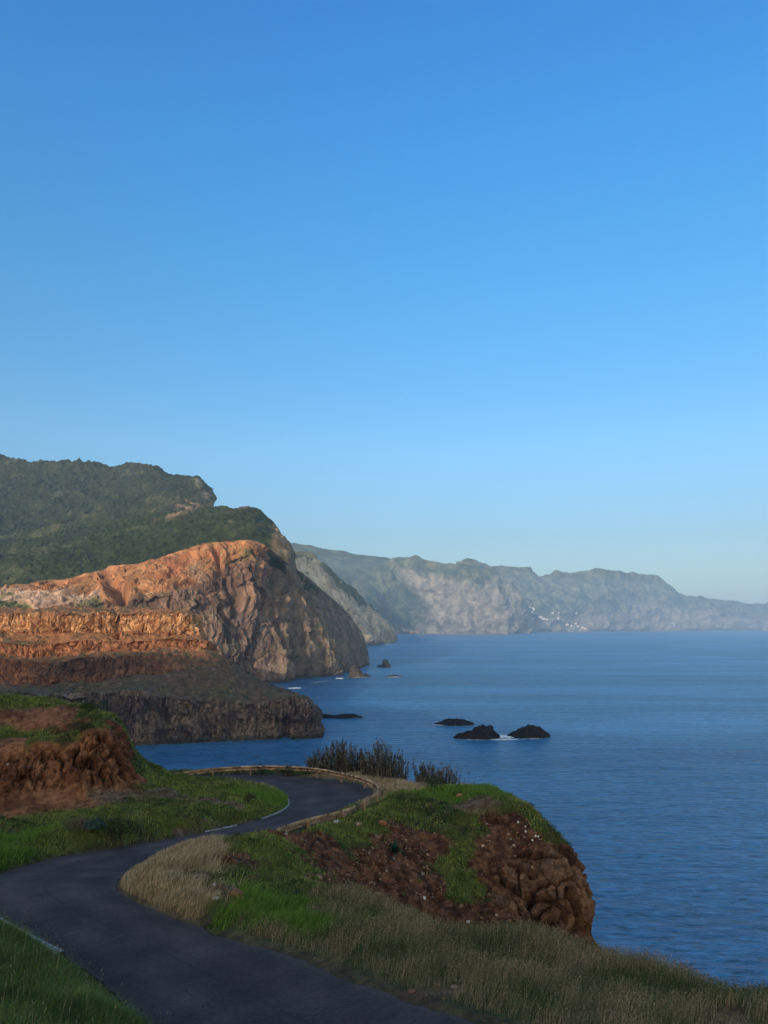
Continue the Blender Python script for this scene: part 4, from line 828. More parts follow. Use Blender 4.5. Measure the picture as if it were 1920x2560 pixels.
def blades(name, P, h, w, col, lean=0.35, bend=0.5, wind=(0.25, 0.1), mat=None, head=None):
    n = len(P); ang = rng.random(n) * 2 * math.pi; sidev = np.stack([np.cos(ang), np.sin(ang), np.zeros(n)], -1)
    ld = rng.normal(size=(n, 2)) * lean + np.array(wind); ld = np.concatenate([ld, np.zeros((n, 1))], 1)
    h = h[:, None]; w = w[:, None] * 0.5; up = np.array([0, 0, 1.0])
    b0, b1 = P - sidev * w - up * 0.03, P + sidev * w - up * 0.03
    m_ = P + up * h * 0.55 + ld * h * 0.35; m0, m1 = m_ - sidev * w * 0.8, m_ + sidev * w * 0.8
    tip = P + up * h * (1 - 0.25 * bend) + ld * h * (0.35 + bend)
    V = np.stack([b0, b1, m1, m0, tip], 1); base = np.arange(n)[:, None] * 5
    qd = base + np.array([0, 1, 2, 3]); tr = base + np.array([3, 2, 4])
    cc = np.repeat(col[:, None], 5, 1)
    if head is not None:                 # seed heads: a fatter tip quad
        hw = w * 1.5; t0 = tip + up * h * 0.16 + ld * h * 0.1
        mid = (tip + t0) / 2; hv = np.stack([tip, mid + sidev * hw, t0, mid - sidev * hw], 1); V = np.concatenate([V, hv], 1); base = np.arange(n)[:, None] * 9
        qd = np.concatenate([base + np.array([0, 1, 2, 3]), base + np.array([5, 6, 7, 8])]); tr = base + np.array([3, 2, 4])
        cc = np.concatenate([cc, np.repeat(head[:, None], 4, 1)], 1)
    return setp(mesh_obj(name, V, qd, tr, mat=mat, col=cc, smooth=False), 'stuff')
grass_mat = simple_mat('grass_blades', (0.1, 0.1, 0.1), rough=0.7, var=0.15, scale=0.6, spec=0.15, attr=True, trans=0.25)
def colmix(n, pals, wts_, jit=0.22):
    k = rng.choice(len(pals), n, p=np.array(wts_) / sum(wts_)); c = np.array(pals)[k]; return c * (1 + rng.normal(size=(n, 1)) * jit).clip(0.4, 1.8)
def wpx(i, w0): return w0 * np.maximum(1, dist[i] / 16)
patch = fbm(P0, 2.5, 2.5, 2.5, 3, 77.0)
# straw grass on the knoll and the verge behind the rail
P, i = scatter(C['straw'] * 420, 90000, 30); n = len(P)
blades('straw_grass', P, short[i] * (0.18 + 0.26 * rng.random(n)) * (1 + 0.7 * patch[i]), wpx(i, 0.008), colmix(n, [(0.54,0.39,0.235), (0.42,0.29,0.17), (0.66,0.50,0.33), (0.20,0.19,0.07)], [5, 4, 3, 2.2]), 0.25, 0.6, (0.35, -0.1), grass_mat)
P, i = scatter(C['lush'] * 420, 80000, 30); n = len(P)
blades('lush_grass', P, (0.22 + 0.30 * rng.random(n)) * (1 + 0.5 * patch[i]), wpx(i, 0.008), colmix(n, [(0.15,0.26,0.04), (0.10,0.19,0.03), (0.22,0.31,0.06)], [4, 3, 2]), 0.25, 0.6, (0.3, -0.1), grass_mat)
P, i = scatter(C['meadow'] * 420 * sstep(0.2, 1.2, out_), 150000, 26); n = len(P)
dry = rng.random(n) < np.clip(0.52 + 0.8 * patch[i], 0.1, 0.85)
cm = np.where(dry[:, None], colmix(n, [(0.36,0.265,0.155), (0.26,0.19,0.11), (0.45,0.34,0.21)], [4, 3, 2]), colmix(n, [(0.09,0.125,0.038), (0.13,0.145,0.055), (0.06,0.085,0.03)], [3, 2, 3]))
blades('meadow_grass', P, (0.15 + 0.32 * rng.random(n)) * (1 + 0.5 * patch[i]), wpx(i, 0.007), cm, 0.22, 0.5, (0.28, -0.05), grass_mat, head=cm * np.where(dry[:, None], 1.0, 0.9))
P, i = scatter(C['green'] * 260 + C['scrub'] * 90 + C['scree'] * 10 * sstep(0.1, 0.3, patch), 150000, 36); n = len(P)
blades('short_grass', P, short[i] * (0.12 + 0.22 * rng.random(n)), wpx(i, 0.009), colmix(n, [(0.19, 0.245, 0.048), (0.27, 0.29, 0.065), (0.095, 0.125, 0.036), (0.20,0.15,0.08)], [4, 3, 3, 1.3]) * (1 + 0.7 * patch[i][:, None]), 0.45, 0.6, (0.1, 0), grass_mat)
P, i = scatter(C['verge'] * 900, 110000, 22); n = len(P)
blades('verge_grass', P, (0.35 + 0.65 * sstep(0.1, 1.6, out_[i])) * (0.12 + 0.28 * rng.random(n)**1.5), wpx(i, 0.008), colmix(n, [(0.11, 0.17, 0.042), (0.16, 0.21, 0.055), (0.06, 0.095, 0.032), (0.15,0.13,0.06)], [4, 3, 3, 0.7]) * (1 + 0.8 * patch[i][:, None]), 0.45, 0.8, (0.15, 0), grass_mat)
P, i = scatter(C['verge'] * 5 * sstep(0.5, 1.5, out_), 600, 22); n = len(P)
cs = colmix(n, [(0.30,0.23,0.14), (0.16,0.15,0.07), (0.36,0.30,0.21)], [3, 4, 1])
blades('seed_heads', P, 0.35 + 0.35 * rng.random(n), wpx(i, 0.010), cs, 0.25, 0.25, (0.1, 0), grass_mat, head=cs)
P, i = scatter(C['bare'] * 60 + C['earth'] * 2 + sstep(0.1, 0.3, out_) * sstep(1.4, 0.5, out_) * 70, 40000, 30); n = len(P)
blades('edge_grass', P, 0.07 + 0.15 * rng.random(n), wpx(i, 0.008), colmix(n, [(0.22,0.15,0.09), (0.14,0.10,0.05), (0.06,0.07,0.025)], [3, 3, 3]), 0.5, 0.8, (0.1, 0), grass_mat)

P, i = scatter(sstep(0.0, 0.1, out_) * sstep(0.9, 0.25, out_) * 26, 7000, 30); EDGE_P = (P, i)
# ---------------------------------------------------------------- low leafy ground cover
def leafclumps(name, P, rad, k, leaf, col, flat=0.55, parent=None, kind='stuff', mat=None):
    n = len(P); d = rng.normal(size=(n, k, 3)); d /= np.linalg.norm(d, axis=-1, keepdims=True); d[..., 2] = np.abs(d[..., 2])
    rr2 = rad[:, None, None] * (0.6 + 0.45 * rng.random((n, k, 1))); c = P[:, None] + d * rr2 * np.array([1, 1, flat])
    a = np.cross(d, rng.normal(size=(n, k, 3))); a /= np.linalg.norm(a, axis=-1, keepdims=True) + 1e-9
    b = np.cross(d, a) + d * 0.5 * rng.normal(size=(n, k, 1)); b /= np.linalg.norm(b, axis=-1, keepdims=True)
    L = (leaf[:, None, None] if np.ndim(leaf) else leaf) * (0.6 + 0.8 * rng.random((n, k, 1)))
    V = np.stack([c - a * L * .5, c - b * L * .3 + d * L * .12, c + a * L * .5, c + b * L * .3 + d * L * .12], 2).reshape(-1, 3)
    cc = np.repeat((col[:, None] * (0.7 + 0.6 * rng.random((n, k, 1)))).reshape(-1, 3), 4, 0)
    return setp(mesh_obj(name, V, np.arange(len(V)).reshape(-1, 4), mat=mat or grass_mat, col=cc, smooth=False, parent=parent), kind)
P, i = scatter((C['scrub'] * 5 + C['green'] * 2.6 + C['scree'] * 0.25 + C['earth'] * 0.08) * sstep(0.5, 1.5, drail) * sstep(-0.25, 0.3, patch + 0.2) * sstep(0.5, 1.2, out_), 9000, 45); n = len(P)
leafclumps('ground_cover', P, 0.16 + 0.30 * rng.random(n)**2, 46, 0.075 * np.maximum(1, dist[i] / 40), colmix(n, [(0.075,0.12,0.03), (0.13,0.17,0.045), (0.04,0.065,0.022), (0.16,0.12,0.06)], [4, 3, 3, 1.2], 0.15))
P, i = scatter(sstep(0.8, 2, drail) * (C['scrub'] * 0.9 + C['green'] * 0.42) * sstep(0.9, 2.0, out_) * sstep(-0.2, 0.3, fbm(P0, 5, 5, 5, 2, 91.0)), 900, 60); n = len(P)
leafclumps('low_shrubbery', P, 0.35 + 0.45 * rng.random(n), 170, 0.10, colmix(n, [(0.08,0.13,0.03), (0.14,0.18,0.045), (0.045,0.07,0.022), (0.17,0.125,0.065), (0.10,0.065,0.04)], [4, 3, 3, 1.5, 1], 0.15), 0.42)
P, i = scatter((C['lush'] * 1.0 + sstep(3, 0, np.hypot(Gf[:, 0] - pick(720, 2150)[0], Gf[:, 1] - pick(720, 2150)[1])) * 3), 900, 45); n = len(P)
leafclumps('bright_weeds', P, 0.12 + 0.2 * rng.random(n), 40, 0.09, colmix(n, [(0.07,0.15,0.025), (0.05,0.11,0.02)], [1, 1], 0.15))

# ---------------------------------------------------------------- loose stones
stone_mat = simple_mat('loose_stone', (0.2, 0.2, 0.2), rough=0.95, var=0.3, scale=5.0, attr=True, bump=0.02)
ico_v = None
def ico(sub):
    import bmesh
    bm = bmesh.new(); bmesh.ops.create_icosphere(bm, subdivisions=sub, radius=1); bm.verts.ensure_lookup_table()
    v = np.array([x.co for x in bm.verts]); f = np.array([[q.index for q in g.verts] for g in bm.faces]); bm.free(); return v, f
def stones(name, P, size, col):
    v, f = ico(1); n = len(P); s = size[:, None, None] * (0.6 + 0.8 * rng.random((n, 1, 3))); jit = 1 + 0.28 * rng.normal(size=(n, len(v), 1))
    a = rng.random(n) * 6.28; ca, sa = np.cos(a)[:, None], np.sin(a)[:, None]; q = v[None] * s * jit
    q = np.stack([q[..., 0] * ca - q[..., 1] * sa, q[..., 0] * sa + q[..., 1] * ca, q[..., 2] * 0.75], -1) + P[:, None]
    return setp(mesh_obj(name, q, tris=(np.arange(n)[:, None, None] * len(v) + f[None]).reshape(-1, 3), mat=stone_mat, col=np.repeat(col, len(v), 0), smooth=False), 'stuff')
P, i = scatter(C['scree'] * 24 * sstep(-0.3, 0.2, patch) + C['rock'] * 1.2 + C['earth'] * 1.0 * sstep(0.5, 1, C['earth']) + C['bare'] * 3, 16000, 60); n = len(P)
stones('scree_stones', P, 0.035 + 0.10 * rng.random(n)**3, colmix(n, [(0.18,0.09,0.055), (0.11,0.05,0.034), (0.27,0.17,0.12), (0.38,0.30,0.24)], [4, 4, 2.2, 0.35]))
P, i = EDGE_P; stones('edge_gravel', P, 0.012 + 0.035 * rng.random(len(P))**2, colmix(len(P), [(0.12,0.085,0.06), (0.18,0.14,0.11), (0.07,0.05,0.045)], [3, 1.5, 3]))
#%%THINGS
def empty(name, loc=(0, 0, 0)):
    o = bpy.data.objects.new(name, None); o.location = tuple(float(v) for v in loc); COL.objects.link(o); return o
def local(P, root): return np.asarray(P, float) - np.array(root.location)
def ground_z(x, y):
    i = np.argmin((Gf[:, 0] - x)**2 + (Gf[:, 1] - y)**2); return float(Gf[i, 2])
def tube(mb, P, r, k=6, r1=None):
    P = np.asarray(P, float); n = len(P); T = np.gradient(P, axis=0); rings = []
    for i in range(n):
        t = T[i] / (np.linalg.norm(T[i]) + 1e-9); a = np.cross(t, (0.3, 0.2, 0.93)); a /= np.linalg.norm(a); b = np.cross(t, a)
        rad = r + ((r1 if r1 is not None else r) - r) * i / (n - 1)
        rings += [P[i] + rad * (math.cos(q_) * a + math.sin(q_) * b) for q_ in np.linspace(0, 2 * math.pi, k, endpoint=False)]
    f = [(i * k + j, i * k + (j + 1) % k, (i + 1) * k + (j + 1) % k, (i + 1) * k + j) for i in range(n - 1) for j in range(k)]
    f += [tuple(range(k))[::-1], tuple(range((n - 1) * k, n * k))]; mb.add(rings, f)

# ---- guardrail round the hairpin
RAIL_TOP = [(438,1932),(455,1930),(520,1921),(593,1916),(680,1914),(757,1917),(815,1924),(872,1936),(916,1947),(940,1959),(948,1971),(940,1983),(911,2002),(882,2017),(843,2029),(790,2041),(742,2054),(692,2072)]
hb = np.interp([p[0] for p in RAIL_TOP], [430, 940], [16.1, 15.15]); hb = list(hb)
for i in range(10, len(RAIL_TOP)): hb[i] = float(np.interp(RAIL_TOP[i][1], [1971, 2072], [15.15, 14.15]))
RT = np.array([atz(x, y, EYE - h + 0.92) for (x, y), h in zip(RAIL_TOP, hb)])
RTs = cr(RT, 24); sl = np.concatenate([[0], np.cumsum(np.linalg.norm(np.diff(RTs, axis=0), axis=1))]); RLEN = sl[-1]
def rail_at(s): return np.array([np.interp(s, sl, RTs[:, k]) for k in range(3)])
rail_mat = simple_mat('rusty_rail_steel', (0.50, 0.29, 0.15), rough=0.7, var=0.3, scale=5.0, spec=0.3, bump=0.01, attr=True)
def rail_cols(V_):
    c = mixc((0.36, 0.20, 0.11), (0.66, 0.42, 0.24), sstep(-0.3, 0.4, fbm(V_, 1.5, 1.5, 1.5, 3)))
    c = mixc(c, (0.035, 0.025, 0.022), sstep(0.2, 0.32, nz(V_, 0.55, 0.55, 0.25, 3.0)) * 0.85)
    g_ = np.zeros(V_.shape[1]); g_[[4, 5, 6, 11]] = 0.55; return mixc(c, (0.05, 0.032, 0.025), np.broadcast_to(g_, V_.shape[:2]))
post_mat = simple_mat('weathered_post', (0.36, 0.22, 0.15), rough=0.85, var=0.4, scale=6.0, bump=0.01)
pale_mat = simple_mat('faded_joint_plate', (0.50, 0.36, 0.20), rough=0.7, var=0.3, scale=7.0)
rail = setp(empty('guardrail', rail_at(RLEN / 2) - np.array([0, 0, 0.92])), None, 'long curved rusty orange guardrail on short posts round the outside of the hairpin bend', 'guardrail')
STEP = 3.7; nsec = int(RLEN / STEP); STEP = RLEN / nsec
for k in range(nsec):
    s = np.linspace(k * STEP, (k + 1) * STEP, 33); Q_ = np.array([rail_at(v) for v in s]); T = np.gradient(Q_, axis=0); T /= np.linalg.norm(T, axis=1, keepdims=True)
    nr = np.stack([-T[:, 1], T[:, 0], np.zeros(33)], -1)
    if near_line((Q_ + nr)[:, :2], RC)[0].mean() > near_line((Q_ - nr)[:, :2], RC)[0].mean(): nr = -nr
    dn = 0.012 * (k % 2)
    prof = [(-0.02, 0.0), (0.0, 0.005), (0.06, -0.035), (0.065, -0.075), (0.0, -0.125), (-0.01, -0.165), (0.0, -0.205), (0.065, -0.255), (0.06, -0.295), (0.0, -0.335), (-0.02, -0.33), (-0.03, -0.165)]
    Vv = np.stack([Q_ + nr * (a * 1.6 + dn) + np.array([0, 0, b * 1.35]) for a, b in prof], 1)
    o = mesh_obj('rail_beam', local(Vv, rail), grid_quads(33, len(prof), True), mat=rail_mat, col=rail_cols(Vv), smooth=False, parent=rail)
for k in range(nsec + 1):
    p = rail_at(min(k * STEP, RLEN - 0.02)); t = rail_at(min(k * STEP + .3, RLEN)) - rail_at(max(0, min(k * STEP - .3, RLEN - .5))); t[2] = 0; t /= np.linalg.norm(t); nr = np.array([-t[1], t[0], 0])
    if near_line((p + nr)[None, :2], RC)[0][0] > near_line((p - nr)[None, :2], RC)[0][0]: nr = -nr
    q_ = p - nr * 0.16; gz = min(ground_z(q_[0], q_[1]), p[2] - 0.6); gz = max(gz, p[2] - 1.6); top = p[2] + 0.03; mb = MB()
    mb.box(local((q_[0], q_[1], (top + gz - 0.2) / 2), rail), t, nr, (0, 0, 1), 0.075, 0.09, (top - gz + 0.2) / 2)
    post = mb.build('post', post_mat, rail)
    mb = MB(); c = p - nr * 0.045; mb.box(local((c[0], c[1], p[2] - 0.17), rail), t, nr, (0, 0, 1), 0.06, 0.04, 0.12); sp_ = mb.build('spacer_block', pale_mat, post)
    mb = MB(); c = p + nr * 0.095; mb.box(local((c[0], c[1], p[2] - 0.17), rail), t, nr, (0, 0, 1), 0.16, 0.006, 0.028); mb.build('joint_plate', pale_mat, rail)

# ---- cane clumps beyond the rail
cane_mat = simple_mat('dry_cane', (0.1, 0.1, 0.1), rough=0.85, var=0.25, scale=2.0, attr=True)
def cane_clump(px0, px1, top, base, d, n, label, profile):
    """upright dry canes with hanging leaves; profile = relative height against position across the clump"""
    a, b = at(px0, base, d), at(px1, base, d + 1.5); root = empty('cane_clump', ((a + b) / 2)); H = at((px0 + px1) / 2, top, d)[2] - a[2]
    stems, lv, lc = [], [], []; sv_, sc_ = [], []
    for _ in range(n):
        t = rng.random(); t = min(1, max(0, t)); base_p = a + (b - a) * t + np.array([0, rng.normal() * 1.1, 0]); base_p[2] = min(ground_z(base_p[0], base_p[1]), a[2] + 0.3) - 0.2
        h = H * np.interp(t, [p[0] for p in profile], [p[1] for p in profile]) * (0.35 + 0.85 * rng.random()**0.8) + (a[2] - base_p[2])
        ln = rng.normal(size=2) * 0.10 + np.array([(t - 0.5) * 0.16, 0]); zz = np.linspace(0, 1, 5)
        P_ = base_p + np.stack([ln[0] * h * zz**1.5, ln[1] * h * zz**1.5, h * zz], -1); stems.append(P_)
        c0 = random.choice([(0.085, 0.068, 0.055), (0.13, 0.105, 0.08), (0.06, 0.048, 0.042), (0.24, 0.20, 0.15)]); sc_.append(c0)
        for j in range(17):
            s = 0.18 + 0.82 * rng.random(); p = base_p + np.array([ln[0] * h * s**1.5, ln[1] * h * s**1.5, h * s]); an = rng.random() * 6.283; L = (0.22 + 0.30 * rng.random())
            dr = np.array([math.cos(an), math.sin(an), 0]); sd = np.array([-math.sin(an), math.cos(an), 0]) * (0.022 + 0.02 * rng.random())
            up_ = 0.55 * rng.random() + 0.25; m_ = p + dr * L * 0.28 + np.array([0, 0, L * up_]); e = p + dr * L * 0.6 + np.array([0, 0, L * (up_ - 0.15 - 0.9 * rng.random()**2)])
            lv += [p - sd, p + sd, m_ + sd, m_ - sd, e]; lc += [np.array(random.choice([(0.075, 0.06, 0.05), (0.11, 0.085, 0.062), (0.05, 0.045, 0.035), (0.22, 0.19, 0.15), (0.07, 0.075, 0.035)]))] * 5
    mb = MB(); [tube(mb, local(P_, root), 0.022, 4, 0.010) for P_ in stems]
    me = mb.build('canes', cane_mat, root); ca = me.data.color_attributes.new('Col', 'FLOAT_COLOR', 'POINT'); c = np.ones((len(me.data.vertices), 4), np.float32); c[:, :3] = np.repeat(np.array(sc_), len(c) // len(sc_), 0); ca.data.foreach_set('color', c.ravel())
    V = local(np.array(lv), root); bs = np.arange(len(V) // 5)[:, None] * 5
    mesh_obj('cane_leaves', V, bs + np.array([0, 1, 2, 3]), bs + np.array([3, 2, 4]), mat=cane_mat, col=np.array(lc), smooth=False, parent=root)
    setp(root, None, label, 'shrub', 'dry cane clumps beyond the guardrail')
cane_clump(768, 912, 1862, 1946, 84, 330, 'largest clump of dry canes, rising right behind the guardrail, left of the other clumps', [(0, .4), (.1, .62), (.3, .78), (.5, 1.0), (.7, .88), (.85, .72), (1, .6)])
cane_clump(908, 1012, 1864, 1957, 82, 240, 'pointed clump of dry canes between the widest clump and the lowest clump', [(0, .62), (.25, .78), (.38, 1.0), (.55, .85), (.75, .7), (.9, .6), (1, .45)])
cane_clump(1042, 1140, 1912, 1972, 78, 150, 'lowest and thinnest clump of dry canes, standing apart at the grassy cliff edge', [(0, .75), (.25, 1.0), (.45, .8), (.65, .62), (.85, .85), (1, .4)])

# ---- small plants and shrubs that stand out
leaf_mat = simple_mat('shrub_leaves', (0.1, 0.1, 0.1), rough=0.7, var=0.2, scale=3.0, attr=True, trans=0.15)
twig_mat = simple_mat('twigs', (0.10, 0.07, 0.05), rough=0.9)
def shrub(px, py, wpx_, hpx, label, col, leaf=0.09, k=900, group=None, cat='shrub'):
    p = pick(px, py); d = p[1]; r = wpx_ / F * d / 2; h = hpx / F * d
    root = empty('shrub', p - np.array([0, 0, 0.05])); mb = MB()
    for _ in range(14):
        a = rng.random() * 6.28; q_ = np.array([math.cos(a) * r * .7 * rng.random(), math.sin(a) * r * .7 * rng.random(), h * (.5 + .4 * rng.random())]); tube(mb, [np.zeros(3), q_ * [.3, .3, .5], q_], 0.02, 4, 0.006)
    mb.build('branches', twig_mat, root)
    n = max(4, int(k / 60)); c = rng.normal(size=(n, 3)) * np.array([r * .42, r * .42, h * .16]) + np.array([0, 0, h * .42]); rr2 = np.full(n, min(r, h) * 0.55) * (0.6 + 0.6 * rng.random(n))
    o = leafclumps('foliage', c, rr2, 60, leaf, np.array([col]) * (1 + 0.2 * rng.normal(size=(n, 1))).clip(.5, 1.6), 0.85, parent=root, mat=leaf_mat); del o['kind']
    return setp(root, None, label, cat, group)
shrub(656, 1936, 44, 24, 'small dark rounded shrub under the guardrail at the far road edge', (0.025, 0.035, 0.016), 0.10)
shrub(722, 1938, 66, 26, 'wider dark shrub under the guardrail, right of the small rounded one', (0.03, 0.04, 0.016), 0.10, 1200)
shrub(1085, 1972, 70, 26, 'low dark green shrub beside the lowest cane clump at the cliff edge', (0.035, 0.06, 0.02), 0.09, 1000)
shrub(232, 2078, 52, 30, 'blue green shrub at the roadside on the grassy bank', (0.05, 0.085, 0.075), 0.12, 900)
shrub(185, 2075, 70, 30, 'brown withered shrub next to the blue green one on the bank', (0.15, 0.11, 0.08), 0.07, 1300)
shrub(305, 2092, 90, 50, 'dark olive bush on the bank right above the road edge', (0.04, 0.05, 0.02), 0.09, 1500)
shrub(622, 2010, 40, 30, 'dark brownish tuft in the middle of the green patch inside the hairpin', (0.055, 0.05, 0.025), 0.08, 700)
shrub(205, 1832, 70, 30, 'dark green bush on the ledge of the red earth bank', (0.03, 0.05, 0.016), 0.09, 1200)
shrub(232, 1778, 70, 26, 'dark green bush on the shoulder at the top of the red earth bank', (0.025, 0.05, 0.014), 0.09, 1200)
def rosette(px, py, size, label, col):
    p = pick(px, py); root = empty('rosette_plant', p - np.array([0, 0, 0.03]))
    for k in range(26):
        an = k * 2.4; el_ = 0.25 + 1.1 * (k / 26); L = size * (0.75 + 0.4 * rng.random()); zz = np.linspace(0, 1, 6)[:, None]
        dr = np.array([math.cos(an), math.sin(an), 0]); sd = np.array([-math.sin(an), math.cos(an), 0])
        P_ = dr * zz * L * math.cos(el_) + np.array([0, 0, 1]) * (zz * L * math.sin(el_) - 0.35 * L * zz**2.5 * math.cos(el_)); w = 0.09 * L * np.array([.7, 1, 1, .8, .5, .05])[:, None]
        V = np.stack([P_ - sd * w, P_ - np.array([0, 0, 0.03 * L]), P_ + sd * w], 1)
        mesh_obj('leaf', V, grid_quads(6, 3), mat=leaf_mat, col=np.tile(np.array(col) * (0.8 + 0.4 * rng.random()), (18, 1)), parent=root)
    setp(root, None, label, 'plant')
rosette(985, 2130, 0.95, 'dark teal spiky rosette plant on the reddish slope below the hairpin', (0.012, 0.060, 0.045))

# ---- single stones
SHR = 0.75
def boulder(px, py, w, h, label, col, seed, lift=0.0, name='boulder', parentless=True):
    p = pick(px, py); d = p[1]; sx_, sz_ = w / F * d / 2 * SHR, h / F * d * SHR
    v, f = ico(4); q_ = v * np.array([sx_, sx_ * 0.8, sz_ * 0.62]); nn = v * (fbm(v + seed, 1.1, 1.1, 1.1, 4) * 0.22)[:, None] * sx_; q_ = q_ + nn + np.array([0, 0, sz_ * 0.35 + lift])
    m = simple_mat('stone', col, rough=0.95, var=0.35, scale=4.0, bump=0.03)
    o = mesh_obj(name, q_, tris=f, mat=m, smooth=True); o.location = tuple(p); return setp(o, None, label, 'rock')
boulder(592, 2243, 42, 24, 'rounded orange brown boulder on the bank above the bright green grass', (0.20, 0.10, 0.055), 5)
boulder(535, 2216, 14, 10, 'small pale grey stone lying just above the rubble beside the boulder', (0.36, 0.32, 0.29), 9)
boulder(541, 2250, 20, 10, 'flat whitish stone in the rubble left of the boulder', (0.42, 0.38, 0.34), 14)
boulder(800, 2196, 18, 14, 'pale brown angular block at the foot of the red slope', (0.30, 0.20, 0.15), 23)
boulder(842, 2058, 24, 9, 'flat whitish slab near the front end of the guardrail', (0.42, 0.37, 0.32), 31)
boulder(895, 2064, 26, 9, 'flat pinkish slab right of the whitish one below the guardrail', (0.34, 0.22, 0.17), 37)
boulder(1061, 2247, 9, 9, 'bright white stone low on the dark red slope', (0.75, 0.73, 0.70), 41)
boulder(1170, 2308, 11, 7, 'white stone just above the tall grass near the foot of the slope', (0.66, 0.62, 0.58), 43)
for k, (x, y) in enumerate([(1314, 2069), (1313, 2080), (1346, 2092), (1338, 2093), (1331, 2101), (1296, 2056)]):
    o = boulder(x, y, 6, 6, 'small white stone in the sprinkle near the top of the rocky point', (0.78, 0.76, 0.72), 50 + k, name='white_stone'); o['group'] = 'white stones near the top of the rocky point'
boulder(1056, 1968, 20, 14, 'brownish grey standing stone in the dry grass behind the cane clumps', (0.16, 0.12, 0.10), 71, name='standing_stone')
boulder(1150, 1992, 26, 10, 'reddish orange lump of earth on the green top of the point', (0.36, 0.13, 0.07), 75, name='earth_lump')
boulder(955, 2062, 30, 14, 'reddish orange rubble lump on the slope below the guardrail', (0.34, 0.12, 0.07), 79, name='earth_lump')

# ---- sea rocks
searock = land_mat('sea_rock', 2.5, 0.5, contrast=0.5, crack=0.7)
def sea_rock(px0, px1, ybase, prof, label, col=(0.012, 0.010, 0.011), deep=0.55, seed=0, name='sea_rock'):
    """prof: (position 0..1, px height above the waterline)"""
    c = atz((px0 + px1) / 2, ybase, 0); d = c[1]; a = atz(px0, ybase, 0); b = atz(px1, ybase, 0); L = b[0] - a[0]
    nu, nv = 110, 70; u = np.linspace(0, 1, nu)[None]; v = np.linspace(-1, 1, nv)[:, None]
    H = 0.88 * smooth_cols(np.interp(u[0], [p[0] for p in prof], [p[1] for p in prof])[None, :, None], 9)[..., 0] / F * d
    Wd = np.sqrt(np.maximum(0.02, 1 - (2 * u - 1)**2)) * L * deep * 0.5
    X_ = a[0] + u * L + 0 * v; Y_ = d + Wd.mean() * 0.9 + v * Wd; hh = H * np.clip(1 - np.abs(v)**3, 0, 1)
    G_ = np.stack([X_ + 0 * v, Y_, hh + 0 * u], -1); s = L / 6
    G_[..., 2] += (fbm(G_ + seed, s, s, s, 4) * 0.28 + (ridged(G_ + seed, s * .6, s * .6, s, 3) - .5) * 0.18) * (hh + 0.15 * H.max()) - 0.6 * (np.abs(v)**3) * 2
    G_[..., 0] += fbm(G_ + seed, s, s, s, 3, 4.0) * s * 0.25; G_[0, :, 2] = G_[-1, :, 2] = -4; G_[:, 0, 2] = G_[:, -1, 2] = -4
    cc = mixc(np.array(col) * 0.75, np.array(col) * 1.7, sstep(-.3, .5, fbm(G_, s * .5, s * .5, s * .5, 3)))
    o = mesh_obj(name, G_ - np.array([c[0], d, 0]), grid_quads(nv, nu), mat=searock, col=cc); o.location = (c[0], d, 0)
    return setp(o, None, label, 'rock')
sea_rock(1134, 1253, 1848, [(0, 1), (.1, 9), (.25, 16), (.4, 20), (.52, 30), (.66, 33), (.82, 30), (.92, 19), (1, 2)], 'dark sea rock left of the white surf gap, with a broad flat top', seed=3)
sea_rock(1270, 1380, 1845, [(0, 2), (.1, 11), (.3, 20), (.5, 28), (.62, 31), (.75, 26), (.88, 17), (1, 3)], 'dark sea rock right of the white surf gap, with a pointed top', seed=7)
sea_rock(1088, 1188, 1814, [(0, 2), (.2, 10), (.4, 14), (.6, 15), (.8, 11), (.92, 8), (1, 2)], 'long low dark sea rock just behind the two larger ones', seed=11)
sea_rock(790, 906, 1796, [(0, 14), (.15, 11), (.35, 7), (.6, 9), (.8, 11), (.92, 6), (1, 2)], 'low dark reef stretching out from the tip of the terraced headland', deep=0.3, seed=15)
sea_rock(955, 978, 1669, [(0, 10), (.1, 19), (.35, 21), (.5, 20), (.75, 12), (1, 4)], 'tall squarish sea stack off the shadowed cliff corner', (0.03, 0.027, 0.028), seed=19, name='sea_stack')
sea_rock(941, 957, 1668, [(0, 1), (.4, 6), (.8, 5), (1, 2)], 'small low rock touching the left side of the squarish sea stack', (0.03, 0.027, 0.028), seed=23)
sea_rock(967, 1005, 1693, [(0, 2), (.3, 5), (.6, 5), (1, 2)], 'flat rock awash in the sea, ringed with surf, below the squarish stack', (0.03, 0.027, 0.028), seed=27)
sea_rock(872, 912, 1694, [(0, 18), (.15, 30), (.35, 31), (.6, 22), (.8, 12), (1, 4)], 'pale brown sunlit rock at the foot of the big sea cliff', (0.06, 0.05, 0.043), seed=31, deep=0.8)
sea_rock(906, 927, 1692, [(0, 5), (.4, 9), (1, 2)], 'small dark rock beside the pale one at the cliff foot', (0.05, 0.04, 0.035), seed=35)

